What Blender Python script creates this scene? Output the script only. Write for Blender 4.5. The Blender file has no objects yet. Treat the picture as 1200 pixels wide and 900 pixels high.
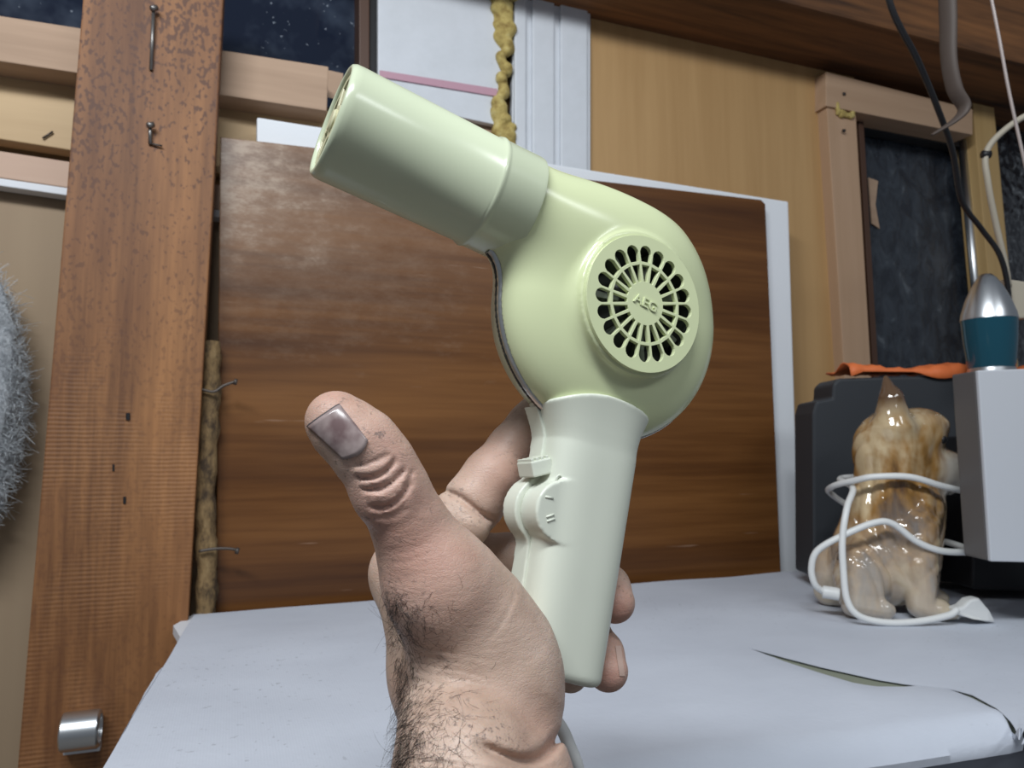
import bpy, bmesh, math, random
import numpy as np
from mathutils import Vector, Matrix
random.seed(7); rng = np.random.default_rng(7)
scene = bpy.context.scene
col = scene.collection
# ------------------------------------------------------------------ camera, world, lights, exposure
FPX = 870.0
YAW, PITCH = math.radians(20.5), math.radians(5.0)
CAM = Vector((0.0, 0.0, 0.95))
cam_data = bpy.data.cameras.new('camera'); cam = bpy.data.objects.new('camera', cam_data); col.objects.link(cam)
cam_data.sensor_width = 36.0; cam_data.lens = 36.0*FPX/1200.0; cam_data.clip_start = 0.01
cam.location = CAM
cam.rotation_euler = (math.pi/2+PITCH, 0, -YAW)
cam_data.dof.use_dof = True; cam_data.dof.focus_distance = 0.29; cam_data.dof.aperture_fstop = 26.0
scene.camera = cam
world = bpy.data.worlds.new('world'); scene.world = world; world.use_nodes = True
bg = world.node_tree.nodes['Background']; bg.inputs[0].default_value = (0.80, 0.88, 1.0, 1); bg.inputs[1].default_value = 0.17
def area(name, loc, target, sx, sy, power, color):
    l = bpy.data.lights.new(name, 'AREA'); l.shape = 'RECTANGLE'; l.size = sx; l.size_y = sy; l.energy = power; l.color = color
    o = bpy.data.objects.new(name, l); col.objects.link(o); o.location = loc
    o.rotation_euler = (Vector(target)-Vector(loc)).to_track_quat('-Z', 'Y').to_euler(); return o
area('ceiling_lamp', (-0.40, -0.25, 2.0), (0.15, 0.75, 0.85), 0.9, 0.16, 23.0, (0.93, 0.97, 1.0))
area('ceiling_lamp_behind', (0.75, -0.9, 2.0), (0.2, 0.8, 0.9), 0.9, 0.16, 6.0, (0.93, 0.97, 1.0))
scene.view_settings.view_transform = 'Standard'; scene.view_settings.look = 'None'
scene.view_settings.exposure = 0.0; scene.view_settings.gamma = 1.0; scene.view_settings.use_curve_mapping = False

# ------------------------------------------------------------------ geometry helpers
RC = cam.rotation_euler.to_matrix()
RCn = np.array(RC); CAMn = np.array(CAM)
def ray(px, py): return RC @ Vector(((px-600)/FPX, -(py-450)/FPX, -1.0))
def cp(px, py, d): return CAM + ray(px, py)*d
def onY(px, py, Y): r = ray(px, py); return CAM + r*(Y/r.y)
ZT = 0.75
def onZ(px, py, Z=ZT): r = ray(px, py); return CAM + r*((Z-CAM.z)/r.z)
FWD = Vector((math.sin(YAW), math.cos(YAW), 0)); RGT = Vector((math.cos(YAW), -math.sin(YAW), 0)); UP = Vector((0, 0, 1))

def obj(name, verts, faces, mat, parent=None, smooth=False, bevel=0.0, seg=2):
    V = np.asarray([tuple(v) for v in verts] if not isinstance(verts, np.ndarray) else verts, dtype=float)
    lo, hi = V.min(0), V.max(0)
    org = np.array([(lo[0]+hi[0])/2, (lo[1]+hi[1])/2, lo[2]])
    me = bpy.data.meshes.new(name); me.from_pydata((V-org).tolist(), [], [list(map(int, f)) for f in faces]); me.update()
    if bevel > 0:
        bm = bmesh.new(); bm.from_mesh(me)
        bmesh.ops.recalc_face_normals(bm, faces=bm.faces)
        es = [e for e in bm.edges if len(e.link_faces) == 2 and e.calc_face_angle(0) > 0.5]
        bmesh.ops.bevel(bm, geom=es, offset=bevel, segments=seg, profile=0.6, affect='EDGES', clamp_overlap=True)
        bm.to_mesh(me); bm.free()
    if smooth: me.polygons.foreach_set('use_smooth', [True]*len(me.polygons))
    if mat: me.materials.append(mat)
    o = bpy.data.objects.new(name, me); col.objects.link(o)
    if parent is not None:
        o.parent = parent
        org = org - world_loc(parent)
    o.location = org
    return o
def world_loc(o):
    l = np.array(o.location)
    while o.parent is not None:
        o = o.parent; l = l + np.array(o.location)
    return l
def empty(name, loc):
    o = bpy.data.objects.new(name, None); o.empty_display_size = 0.05; o.location = loc; col.objects.link(o); return o
def tag(o, label, cat, group=None):
    o['label'] = label; o['category'] = cat
    if group: o['group'] = group
    return o
def struct(o, label=None, cat=None):
    o['kind'] = 'structure'
    if label: o['label'] = label
    if cat: o['category'] = cat
    return o
def prism(name, front, back, mat, parent=None, bevel=0.0, seg=2):
    n = len(front); V = list(front)+list(back)
    F = [list(range(n)), list(range(2*n-1, n-1, -1))]+[[i, n+i, n+(i+1) % n, (i+1) % n] for i in range(n)]
    o = obj(name, V, F, mat, parent, bevel=bevel, seg=seg)
    bm = bmesh.new(); bm.from_mesh(o.data); bmesh.ops.recalc_face_normals(bm, faces=bm.faces); bm.to_mesh(o.data); bm.free()
    return o
def slab(name, pts, Y, thick, mat, parent=None, bevel=0.0015):           # a board standing parallel to the back wall
    f = [onY(x, y, Y) for x, y in pts]; return prism(name, f, [v+Vector((0, thick, 0)) for v in f], mat, parent, bevel)
def prismd(name, pts, d, thick, mat, parent=None, bevel=0.002, seg=2):   # an upright block turned towards the room
    f = [cp(x, y, d) for x, y in pts]; return prism(name, f, [v+FWD*thick for v in f], mat, parent, bevel, seg)
def box(name, c, half, mat, parent=None, bevel=0.0, axes=None):
    ax = axes or (Vector((1, 0, 0)), Vector((0, 1, 0)), Vector((0, 0, 1)))
    P = lambda a, b, z: Vector(c)+ax[0]*a*half[0]+ax[1]*b*half[1]+ax[2]*z*half[2]
    q = ((-1, -1), (1, -1), (1, 1), (-1, 1))
    return prism(name, [P(a, b, -1) for a, b in q], [P(a, b, 1) for a, b in q], mat, parent, bevel)
def spline(pts, n=8):
    P = [np.array(p, float) for p in pts]; P = [2*P[0]-P[1]]+P+[2*P[-1]-P[-2]]; out = []
    for i in range(1, len(P)-2):
        for k in range(n):
            t = k/n; a, b, c, d = P[i-1], P[i], P[i+1], P[i+2]
            out.append(0.5*((2*b)+(-a+c)*t+(2*a-5*b+4*c-d)*t*t+(-a+3*b-3*c+d)*t**3))
    out.append(P[-2]); return np.array(out)
def tube_geo(path, rad, sides=10, flat=1.0):
    path = np.asarray(path, float); n = len(path)
    rad = np.full(n, rad) if np.isscalar(rad) else np.asarray(rad)
    T = np.gradient(path, axis=0); T /= np.linalg.norm(T, axis=1)[:, None]+1e-12
    N = np.zeros_like(path); up = np.array([0, 0, 1.0]) if abs(T[0][2]) < .9 else np.array([1.0, 0, 0])
    v = np.cross(T[0], up); N[0] = v/np.linalg.norm(v)
    for i in range(1, n):
        v = N[i-1]-T[i]*(T[i]@N[i-1]); N[i] = v/(np.linalg.norm(v)+1e-12)
    B = np.cross(T, N); V = []; F = []
    for i in range(n):
        for s in range(sides):
            a = 2*math.pi*s/sides; V.append(path[i]+rad[i]*(math.cos(a)*N[i]+flat*math.sin(a)*B[i]))
    for i in range(n-1):
        for s in range(sides):
            F.append([i*sides+s, i*sides+(s+1) % sides, (i+1)*sides+(s+1) % sides, (i+1)*sides+s])
    F.append(list(range(sides-1, -1, -1))); F.append(list(range((n-1)*sides, n*sides)))
    return V, F
def tube(name, pts, rad, mat, parent=None, n=8, sides=10, flat=1.0):
    path = spline(pts, n) if n > 1 else np.array([tuple(p) for p in pts])
    if not np.isscalar(rad):
        r = np.interp(np.linspace(0, len(rad)-1, len(path)), range(len(rad)), rad)
    else: r = rad
    V, F = tube_geo(path, r, sides, flat); return obj(name, np.array(V), F, mat, parent, smooth=True)
def revolve_geo(profile, seg=64, closed=False):                           # profile of (axial, radius) -> axis is local x
    V = []; F = []; m = len(profile)
    for s in range(seg):
        a = 2*math.pi*s/seg
        for (h, r) in profile: V.append((h, r*math.cos(a), r*math.sin(a)))
    for s in range(seg):
        s2 = (s+1) % seg
        for i in range(m if closed else m-1):
            j = (i+1) % m
            F.append([s*m+i, s*m+j, s2*m+j, s2*m+i])
    return np.array(V), F
def fix_normals(o):
    bm = bmesh.new(); bm.from_mesh(o.data); bmesh.ops.remove_doubles(bm, verts=bm.verts, dist=1e-6)
    bmesh.ops.recalc_face_normals(bm, faces=bm.faces); bm.to_mesh(o.data); bm.free(); return o
def shade(o, ang=40):
    o.data.polygons.foreach_set('use_smooth', [True]*len(o.data.polygons))
    bm = bmesh.new(); bm.from_mesh(o.data)
    for e in bm.edges:
        if len(e.link_faces) == 2 and e.calc_face_angle(0) > math.radians(ang): e.smooth = False
    bm.to_mesh(o.data); bm.free(); return o

# ------------------------------------------------------------------ signed-distance modelling
def smin(a, b, k):
    if k <= 0: return np.minimum(a, b)
    h = np.maximum(k-np.abs(a-b), 0)/k
    return np.minimum(a, b)-h*h*k*0.25
class Field:
    def __init__(s, lo, hi, h):
        s.lo = np.array(lo, float); s.h = h; s.n = np.ceil((np.array(hi)-s.lo)/h).astype(int)+1
        s.F = np.full(s.n, 40*h, np.float32)
        s.ax = [(s.lo[i]+np.arange(s.n[i])*h).astype(np.float32) for i in range(3)]
    def sl(s, lo, hi):
        a = np.clip(np.floor((np.array(lo)-s.lo)/s.h).astype(int), 0, s.n); b = np.clip(np.ceil((np.array(hi)-s.lo)/s.h).astype(int)+1, 0, s.n)
        return tuple(slice(x, max(x, y)) for x, y in zip(a, b))
    def xyz(s, S): return (s.ax[0][S[0]][:, None, None], s.ax[1][S[1]][None, :, None], s.ax[2][S[2]][None, None, :])
    def cone(s, a, b, ra, rb, k, sq=None):
        a = np.array(a, float); b = np.array(b, float); m = max(ra, rb)+k+2*s.h
        S = s.sl(np.minimum(a, b)-m, np.maximum(a, b)+m); X, Y, Z = s.xyz(S)
        d = b-a; L = max(d@d, 1e-12)
        t = np.clip(((X-a[0])*d[0]+(Y-a[1])*d[1]+(Z-a[2])*d[2])/L, 0, 1)
        q = np.sqrt((X-a[0]-t*d[0])**2+(Y-a[1]-t*d[1])**2+(Z-a[2]-t*d[2])**2)-(ra+(rb-ra)*t)
        s.F[S] = smin(s.F[S], q.astype(np.float32), k)
    def ell(s, c, r, k, R=None):
        c = np.array(c, float); m = max(r)+k+2*s.h
        S = s.sl(c-m, c+m); X, Y, Z = s.xyz(S); p = [X-c[0], Y-c[1], Z-c[2]]
        if R is not None: p = [p[0]*R[i][0]+p[1]*R[i][1]+p[2]*R[i][2] for i in range(3)]
        k0 = np.sqrt((p[0]/r[0])**2+(p[1]/r[1])**2+(p[2]/r[2])**2)+1e-9
        k1 = np.sqrt((p[0]/r[0]**2)**2+(p[1]/r[1]**2)**2+(p[2]/r[2]**2)**2)+1e-9
        s.F[S] = smin(s.F[S], (k0*(k0-1)/k1).astype(np.float32), k)
    def sample(s, P):
        g = (np.asarray(P)-s.lo)/s.h; i = np.clip(np.floor(g).astype(int), 0, s.n-2); f = np.clip(g-i, 0, 1); out = 0
        for a in (0, 1):
            for b in (0, 1):
                for c in (0, 1):
                    w = (f[..., 0] if a else 1-f[..., 0])*(f[..., 1] if b else 1-f[..., 1])*(f[..., 2] if c else 1-f[..., 2])
                    out = out+w*s.F[i[..., 0]+a, i[..., 1]+b, i[..., 2]+c]
        return out
    def grad(s, P):
        e = s.h*1.5; P = np.asarray(P); g = np.stack([s.sample(P+np.eye(3)[i]*e)-s.sample(P-np.eye(3)[i]*e) for i in range(3)], -1)
        return g/(np.linalg.norm(g, axis=-1, keepdims=True)+1e-9)
    def nets(s, F=None):
        F = s.F if F is None else F; S = F < 0
        cnt = np.zeros([x-1 for x in F.shape], np.int8)
        offs = [(a, b, c) for a in (0, 1) for b in (0, 1) for c in (0, 1)]
        for a, b, c in offs: cnt += S[a:F.shape[0]-1+a, b:F.shape[1]-1+b, c:F.shape[2]-1+c]
        act = (cnt > 0) & (cnt < 8); I = np.argwhere(act); N = len(I)
        idx = np.full(act.shape, -1, np.int64); idx[act] = np.arange(N)
        val = {o: F[I[:, 0]+o[0], I[:, 1]+o[1], I[:, 2]+o[2]] for o in offs}
        acc = np.zeros((N, 3)); num = np.zeros(N)
        for o in offs:
            for ax in range(3):
                if o[ax] == 0:
                    p = list(o); p[ax] = 1; p = tuple(p); a, b = val[o], val[p]; m = (a < 0) != (b < 0)
                    t = np.where(m, a/(np.where(m, a-b, 1)), 0); q = np.tile(np.array(o, float), (N, 1)); q[:, ax] += t
                    acc += q*m[:, None]; num += m
        V = s.lo+(I+acc/num[:, None])*s.h; faces = []
        for ax in range(3):
            o1, o2 = [(1, 2), (2, 0), (0, 1)][ax]
            A = np.take(S, range(S.shape[ax]-1), ax); B = np.take(S, range(1, S.shape[ax]), ax); E = np.argwhere(A != B)
            ok = (E[:, o1] > 0) & (E[:, o2] > 0) & (E[:, o1] < S.shape[o1]-1) & (E[:, o2] < S.shape[o2]-1); E = E[ok]
            if not len(E): continue
            ins = A[tuple(E.T)]
            def cell(d1, d2):
                q = E.copy(); q[:, o1] += d1; q[:, o2] += d2; return idx[tuple(q.T)]
            Q = np.stack([cell(-1, -1), cell(0, -1), cell(0, 0), cell(-1, 0)], 1); Q[~ins] = Q[~ins][:, ::-1]; faces.append(Q)
        return V, np.concatenate(faces)

# ------------------------------------------------------------------ materials
def mat(name, color, rough=0.5, metal=0.0, spec=0.5, coat=0.0):
    m = bpy.data.materials.new(name); m.use_nodes = True; b = m.node_tree.nodes['Principled BSDF']
    b.inputs['Base Color'].default_value = (*color, 1); b.inputs['Roughness'].default_value = rough; b.inputs['Metallic'].default_value = metal
    b.inputs['Specular IOR Level'].default_value = spec; b.inputs['Coat Weight'].default_value = coat
    return m
class N:
    def __init__(s, m): s.t = m.node_tree; s.b = s.t.nodes['Principled BSDF']; s.c = None
    def new(s, typ, **kw):
        n = s.t.nodes.new(typ)
        for k, v in kw.items():
            if hasattr(n, k): setattr(n, k, v)
            else: n.inputs[k].default_value = v
        return n
    def link(s, a, b): s.t.links.new(a, b)
    def coord(s, scale=(1, 1, 1), rot=(0, 0, 0)):
        if s.c is None: s.c = s.new('ShaderNodeTexCoord')
        m = s.new('ShaderNodeMapping'); m.inputs['Scale'].default_value = scale; m.inputs['Rotation'].default_value = rot
        s.link(s.c.outputs['Object'], m.inputs[0]); return m.outputs[0]
    def noise(s, scale, co, detail=4, rough=0.55, dist=0.0):
        n = s.new('ShaderNodeTexNoise'); n.inputs['Scale'].default_value = scale; n.inputs['Detail'].default_value = detail
        n.inputs['Roughness'].default_value = rough; n.inputs['Distortion'].default_value = dist; s.link(co, n.inputs['Vector']); return n.outputs[0]
    def ramp(s, fac, stops):
        r = s.new('ShaderNodeValToRGB'); e = r.color_ramp.elements
        while len(e) < len(stops): e.new(0.5)
        for i, (p, c) in enumerate(stops): e[i].position = p; e[i].color = (*c, 1) if len(c) == 3 else c
        s.link(fac, r.inputs[0]); return r.outputs[0]
    def mix(s, fac, a, b, mode='MIX'):
        n = s.new('ShaderNodeMix', data_type='RGBA', blend_type=mode)
        for v, i in ((fac, 0), (a, 6), (b, 7)):
            if hasattr(v, 'is_linked'): s.link(v, n.inputs[i])
            else: n.inputs[i].default_value = v if i == 0 else (*v, 1)
        return n.outputs[2]
    def math(s, op, a, b=0.0):
        n = s.new('ShaderNodeMath', operation=op)
        for v, i in ((a, 0), (b, 1)):
            if hasattr(v, 'is_linked'): s.link(v, n.inputs[i])
            else: n.inputs[i].default_value = v
        return n.outputs[0]
    def sep(s, co):
        n = s.new('ShaderNodeSeparateXYZ'); s.link(co, n.inputs[0]); return n.outputs
    def bump(s, h, strength=0.3, dist=0.001):
        n = s.new('ShaderNodeBump'); n.inputs['Strength'].default_value = strength; n.inputs['Distance'].default_value = dist
        s.link(h, n.inputs['Height'])
        if s.b.inputs['Normal'].is_linked: s.link(s.b.inputs['Normal'].links[0].from_socket, n.inputs['Normal'])
        s.link(n.outputs[0], s.b.inputs['Normal'])
    def color(s, c): s.link(c, s.b.inputs['Base Color'])
    def rough(s, c): s.link(c, s.b.inputs['Roughness'])
W3 = lambda v: (v, v, v)
def wood(name, dark, light, axis='x', fine=60, rough=0.6, bump=0.25, broad=6):
    m = mat(name, light, rough); n = N(m)
    sc = (0.06, 1, 1) if axis == 'x' else (1, 1, 0.06)
    a = n.noise(broad, n.coord(sc), 5, 0.6, 0.6); b = n.noise(fine, n.coord(sc), 4, 0.6)
    f = n.math('ADD', n.math('MULTIPLY', a, 0.65), n.math('MULTIPLY', b, 0.35))
    n.color(n.ramp(f, [(0.36, dark), (0.62, light)])); n.bump(b, bump, 0.0008)
    return m, n
# mahogany veneer with a worn corner and a gloss sheen painted over the upper left
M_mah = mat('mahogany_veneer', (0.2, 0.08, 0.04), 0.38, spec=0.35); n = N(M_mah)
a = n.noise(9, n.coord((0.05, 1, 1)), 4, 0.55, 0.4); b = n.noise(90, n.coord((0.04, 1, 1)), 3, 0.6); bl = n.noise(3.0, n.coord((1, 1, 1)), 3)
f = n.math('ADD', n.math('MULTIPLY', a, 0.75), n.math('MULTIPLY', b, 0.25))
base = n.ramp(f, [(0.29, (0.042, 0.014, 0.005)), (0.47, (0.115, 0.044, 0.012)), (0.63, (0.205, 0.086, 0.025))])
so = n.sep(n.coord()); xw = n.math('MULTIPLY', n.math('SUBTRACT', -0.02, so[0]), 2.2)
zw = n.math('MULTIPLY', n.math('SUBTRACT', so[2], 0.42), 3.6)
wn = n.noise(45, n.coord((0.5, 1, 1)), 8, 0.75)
wear_sheen = n.math('ADD', n.math('MINIMUM', xw, zw), n.math('MULTIPLY', n.math('SUBTRACT', wn, 0.5), 1.6))
wear_sheen_c = n.ramp(wear_sheen, [(0.2, W3(0.0)), (0.62, W3(0.15)), (0.80, W3(0.34)), (1.0, W3(0.85))])
c1 = n.mix(wear_sheen_c, base, (0.40, 0.30, 0.22))
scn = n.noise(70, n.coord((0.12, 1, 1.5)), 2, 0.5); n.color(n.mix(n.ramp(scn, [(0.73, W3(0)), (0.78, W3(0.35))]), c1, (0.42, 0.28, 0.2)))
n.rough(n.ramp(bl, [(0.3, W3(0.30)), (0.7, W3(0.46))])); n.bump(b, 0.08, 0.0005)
# rough-sawn post
M_post, n = wood('sawn_post_wood', (0.120, 0.046, 0.015), (0.355, 0.158, 0.054), 'z', 130, 0.62, 0.4, 14)
basec = n.b.inputs['Base Color'].links[0].from_socket
basec = n.mix(n.ramp(n.noise(5, n.coord((1, 1, 0.35)), 4, 0.6), [(0.42, W3(0)), (0.66, W3(0.65))]), basec, (0.13, 0.042, 0.012))
sp = n.noise(210, n.coord((1, 1, 0.6)), 2, 0.5); cl = n.noise(9, n.coord((1, 1, 0.7)), 3)
spk = n.ramp(n.math('ADD', n.math('MULTIPLY', sp, 0.8), n.math('MULTIPLY', cl, 0.3)), [(0.59, W3(0)), (0.655, W3(0.85))])
zc = n.math('MULTIPLY', n.sep(n.coord())[2], 0.5)
zone = n.ramp(zc, [(0.44, W3(0.25)), (0.62, W3(1))])
n_sp = n.mix(n.math('MULTIPLY', spk, zone), basec, (0.085, 0.030, 0.014))
w = n.new('ShaderNodeTexWave', wave_type='BANDS', bands_direction='Z'); w.inputs['Scale'].default_value = 62; w.inputs['Distortion'].default_value = 1.2; w.inputs['Detail'].default_value = 2
n.link(n.coord(), w.inputs['Vector'])
sawn = n.math('MULTIPLY', w.outputs['Fac'], n.ramp(zc, [(0.45, W3(1)), (0.51, W3(0))]))
sawn = n.math('MULTIPLY', sawn, n.ramp(n.noise(14, n.coord((1, 1, 0.5)), 2), [(0.46, W3(0.0)), (0.62, W3(1))]))
n.color(n.mix(n.math('MULTIPLY', sawn, 0.24), n_sp, (0.42, 0.205, 0.08))); n.bump(sawn, 0.4, 0.0008)
M_plank, _ = wood('planed_pinkish_plank', (0.34, 0.225, 0.15), (0.52, 0.36, 0.25), 'x', 40, 0.7, 0.1, 4)
M_pale, _ = wood('pale_yellow_board', (0.46, 0.31, 0.16), (0.60, 0.43, 0.24), 'x', 30, 0.6, 0.05, 3)
M_strip, _ = wood('pink_fir_strip', (0.50, 0.33, 0.24), (0.58, 0.42, 0.32), 'x', 30, 0.6, 0.05, 3)
M_hard, n = wood('grey_hardboard', (0.29, 0.205, 0.13), (0.36, 0.265, 0.17), 'z', 12, 0.7, 0.04, 2)
M_tan, _ = wood('tan_hardboard', (0.40, 0.235, 0.095), (0.485, 0.30, 0.132), 'z', 50, 0.55, 0.05, 9)
M_jamb, _ = wood('jamb_wood', (0.42, 0.27, 0.165), (0.50, 0.33, 0.215), 'z', 40, 0.6, 0.08, 5)
M_jambx, _ = wood('lintel_wood', (0.40, 0.26, 0.165), (0.50, 0.34, 0.225), 'x', 40, 0.6, 0.08, 5)
M_pine, _ = wood('yellow_pine', (0.44, 0.28, 0.11), (0.58, 0.40, 0.18), 'z', 40, 0.6, 0.08, 5)
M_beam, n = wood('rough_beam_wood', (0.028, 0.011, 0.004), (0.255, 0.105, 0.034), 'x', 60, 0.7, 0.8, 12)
M_white = mat('white_plastic_panel', (0.62, 0.65, 0.70), 0.45); n = N(M_white)
g = n.noise(16, n.coord((1, 1, 1)), 6, 0.7); n.color(n.ramp(g, [(0.25, (0.30, 0.29, 0.27)), (0.36, (0.60, 0.63, 0.67)), (0.7, (0.66, 0.69, 0.74))]))
M_foam = mat('white_polystyrene', (0.78, 0.81, 0.85), 0.75); n = N(M_foam); n.bump(n.noise(260, n.coord(), 2), 0.25, 0.001)
M_pu = mat('yellow_expanding_foam', (0.50, 0.38, 0.12), 0.85); n = N(M_pu); g = n.noise(60, n.coord(), 5, 0.65)
n.color(n.ramp(g, [(0.3, (0.22, 0.14, 0.035)), (0.55, (0.50, 0.39, 0.13)), (0.75, (0.62, 0.54, 0.26))])); n.bump(g, 0.8, 0.003)
M_pink = mat('pink_tape', (0.50, 0.29, 0.36), 0.5)
M_night = mat('night_window_glass', (0.012, 0.017, 0.030), 0.12, spec=0.25); n = N(M_night)
g = n.noise(120, n.coord(), 2, 0.5); g2 = n.noise(9, n.coord(), 4, 0.6)
cc = n.mix(n.ramp(g2, [(0.45, W3(0)), (0.75, W3(0.5))]), (0.012, 0.017, 0.032), (0.10, 0.13, 0.18))
n.color(n.mix(n.ramp(g, [(0.70, W3(0)), (0.76, W3(0.8))]), cc, (0.30, 0.34, 0.40))); n.rough(n.ramp(g2, [(0.3, W3(0.05)), (0.7, W3(0.15))]))
M_film = mat('plastic_film_on_glass', (0.03, 0.035, 0.045), 0.25, spec=0.7); n = N(M_film)
g = n.noise(30, n.coord((1, 1, 0.6)), 5, 0.65, 0.6); n.color(n.ramp(g, [(0.40, (0.014, 0.018, 0.026)), (0.62, (0.040, 0.050, 0.064)), (0.80, (0.16, 0.18, 0.20))])); n.bump(g, 0.9, 0.004)
M_bwrap = mat('crinkled_plastic_film', (0.05, 0.06, 0.07), 0.16, spec=0.8); n = N(M_bwrap)
v = n.new('ShaderNodeTexVoronoi'); v.inputs['Scale'].default_value = 55; n.link(n.coord((1, 1, 0.7)), v.inputs['Vector'])
g = n.noise(40, n.coord(), 4, 0.7, 1.0); n.color(n.ramp(g, [(0.5, (0.018, 0.02, 0.025)), (0.66, (0.10, 0.11, 0.12)), (0.74, (0.55, 0.57, 0.6))])); n.bump(v.outputs['Distance'], 0.9, 0.006)
M_brown = mat('dark_brown_paint', (0.075, 0.035, 0.02), 0.5)
M_black = mat('black_plastic', (0.012, 0.012, 0.014), 0.45)
M_case = mat('charcoal_case', (0.030, 0.034, 0.040), 0.55)
M_alu = mat('brushed_aluminium', (0.62, 0.64, 0.66), 0.32, 1.0)
M_silver = mat('silver_grey_panel', (0.55, 0.57, 0.61), 0.42, 0.0); n = N(M_silver); n.bump(n.noise(300, n.coord(), 2), 0.05, 0.0005)
M_darkgrey = mat('dark_grey_side', (0.115, 0.11, 0.11), 0.45)
M_steel = mat('rusty_dark_steel', (0.10, 0.085, 0.075), 0.5, 0.7)
M_iron = mat('brown_iron', (0.075, 0.055, 0.045), 0.6, 0.0)
M_nail = mat('nail_steel', (0.22, 0.21, 0.20), 0.4, 0.8)
M_orange = mat('orange_cloth', (0.70, 0.165, 0.045), 0.6); n = N(M_orange); n.bump(n.noise(30, n.coord(), 3), 0.4, 0.004)
M_wcord = mat('white_cord_rubber', (0.70, 0.71, 0.70), 0.42)
M_cream = mat('cream_cable', (0.48, 0.43, 0.34), 0.5)
M_bark = mat('twig_bark', (0.2, 0.13, 0.06), 0.85); n = N(M_bark); g = n.noise(55, n.coord((1, 1, 0.5)), 5, 0.7)
n.color(n.ramp(g, [(0.38, (0.05, 0.03, 0.015)), (0.55, (0.22, 0.14, 0.06)), (0.75, (0.33, 0.23, 0.11))])); n.bump(g, 1.0, 0.004)
M_cloth = mat('bluish_white_cloth', (0.60, 0.64, 0.71), 0.75); n = N(M_cloth)
g = n.noise(5, n.coord((1, 1.6, 1)), 4, 0.6); st = n.noise(210, n.coord(), 1, 0.4); zn = n.noise(3.2, n.coord(), 2)
spot = n.ramp(st, [(0.70, W3(0)), (0.76, W3(1))])
cc = n.ramp(g, [(0.25, (0.50, 0.535, 0.61)), (0.7, (0.585, 0.625, 0.705))])
n.color(n.mix(n.math('MULTIPLY', spot, n.ramp(zn, [(0.45, W3(0)), (0.7, W3(0.6))])), cc, (0.25, 0.26, 0.28)))
wv = n.new('ShaderNodeTexWave', wave_type='BANDS', bands_direction='X'); wv.inputs['Scale'].default_value = 160; wv.inputs['Distortion'].default_value = 0.4; n.link(n.coord(), wv.inputs['Vector'])
wv2 = n.new('ShaderNodeTexWave', wave_type='BANDS', bands_direction='Y'); wv2.inputs['Scale'].default_value = 160; n.link(n.coord(), wv2.inputs['Vector'])
n.bump(n.math('ADD', wv.outputs['Fac'], wv2.outputs['Fac']), 0.06, 0.0004); n.bump(st, 0.25, 0.0008)
M_under = mat('olive_underlay', (0.22, 0.24, 0.185), 0.8)
M_tside = mat('dark_table_edge', (0.05, 0.055, 0.07), 0.5)
M_paper = mat('white_card', (0.72, 0.74, 0.78), 0.6)
# hair dryer plastics
def plastic(name, c, rough, c2=None):
    m = mat(name, c, rough, spec=0.5); n = N(m); g = n.noise(18, n.coord(), 3, 0.5)
    n.color(n.ramp(g, [(0.3, c2 or tuple(x*0.93 for x in c)), (0.7, c)])); n.bump(n.noise(420, n.coord(), 2), 0.03, 0.0002); return m
M_green = plastic('pale_green_plastic', (0.655, 0.715, 0.435), 0.21)
M_barrel = plastic('grey_green_plastic', (0.595, 0.655, 0.475), 0.21)
M_hand = plastic('off_white_plastic', (0.675, 0.71, 0.61), 0.33)
M_seam = mat('seam_metal', (0.55, 0.56, 0.55), 0.28, 0.9)
M_seamd = mat('seam_gasket', (0.03, 0.035, 0.03), 0.5)
M_inner = mat('dark_motor', (0.030, 0.034, 0.028), 0.5)
M_fan = mat('grey_green_fan', (0.14, 0.16, 0.12), 0.5)
M_yel = plastic('yellowed_plastic', (0.60, 0.58, 0.38), 0.35)
# skin
M_skin = mat('skin', (0.55, 0.36, 0.27), 0.48, spec=0.4); n = N(M_skin)
n.b.inputs['Subsurface Weight'].default_value = 0.12; n.b.inputs['Subsurface Radius'].default_value = (0.008, 0.003, 0.0015); n.b.inputs['Subsurface Scale'].default_value = 0.3
a = n.noise(38, n.coord(), 4, 0.55); b = n.noise(15, n.coord(), 3, 0.5); d = n.noise(420, n.coord(), 3, 0.7); dz = n.noise(26, n.coord(), 2)
c1 = n.ramp(a, [(0.30, (0.385, 0.262, 0.200)), (0.52, (0.495, 0.355, 0.280)), (0.72, (0.575, 0.432, 0.352))])
c2 = n.mix(n.ramp(b, [(0.45, W3(0)), (0.68, W3(0.55))]), c1, (0.49, 0.255, 0.205))
geo = n.new('ShaderNodeNewGeometry')
for (px_, py_, dd_, rad_, st_) in ((516, 688, .232, .012, .30), (456, 512, .228, .009, .40), (440, 585, .228, .008, .2), (392, 470, .232, .008, .3), (470, 640, .232, .009, .2), (722, 712, .292, .009, .6), (714, 792, .286, .009, .6), (590, 555, .30, .012, .35), (590, 880, .24, .014, .45)):
    vd = n.new('ShaderNodeVectorMath', operation='DISTANCE'); n.link(geo.outputs['Position'], vd.inputs[0]); vd.inputs[1].default_value = cp(px_, py_, dd_)
    fac = n.ramp(n.math('MULTIPLY', vd.outputs['Value'], 1.0/(2*rad_)), [(0.1, W3(st_)), (1.0, W3(0))])
    c2 = n.mix(fac, c2, (0.50, 0.235, 0.185))
dirt = n.math('MULTIPLY', n.ramp(d, [(0.57, W3(0)), (0.66, W3(0.8))]), n.ramp(dz, [(0.52, W3(0)), (0.66, W3(0.9))]))
n.color(n.mix(dirt, c2, (0.13, 0.10, 0.09)))
vo = n.new('ShaderNodeTexVoronoi', feature='DISTANCE_TO_EDGE'); vo.inputs['Scale'].default_value = 620; n.link(n.coord((0.8, 0.8, 1.5)), vo.inputs['Vector'])
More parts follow.
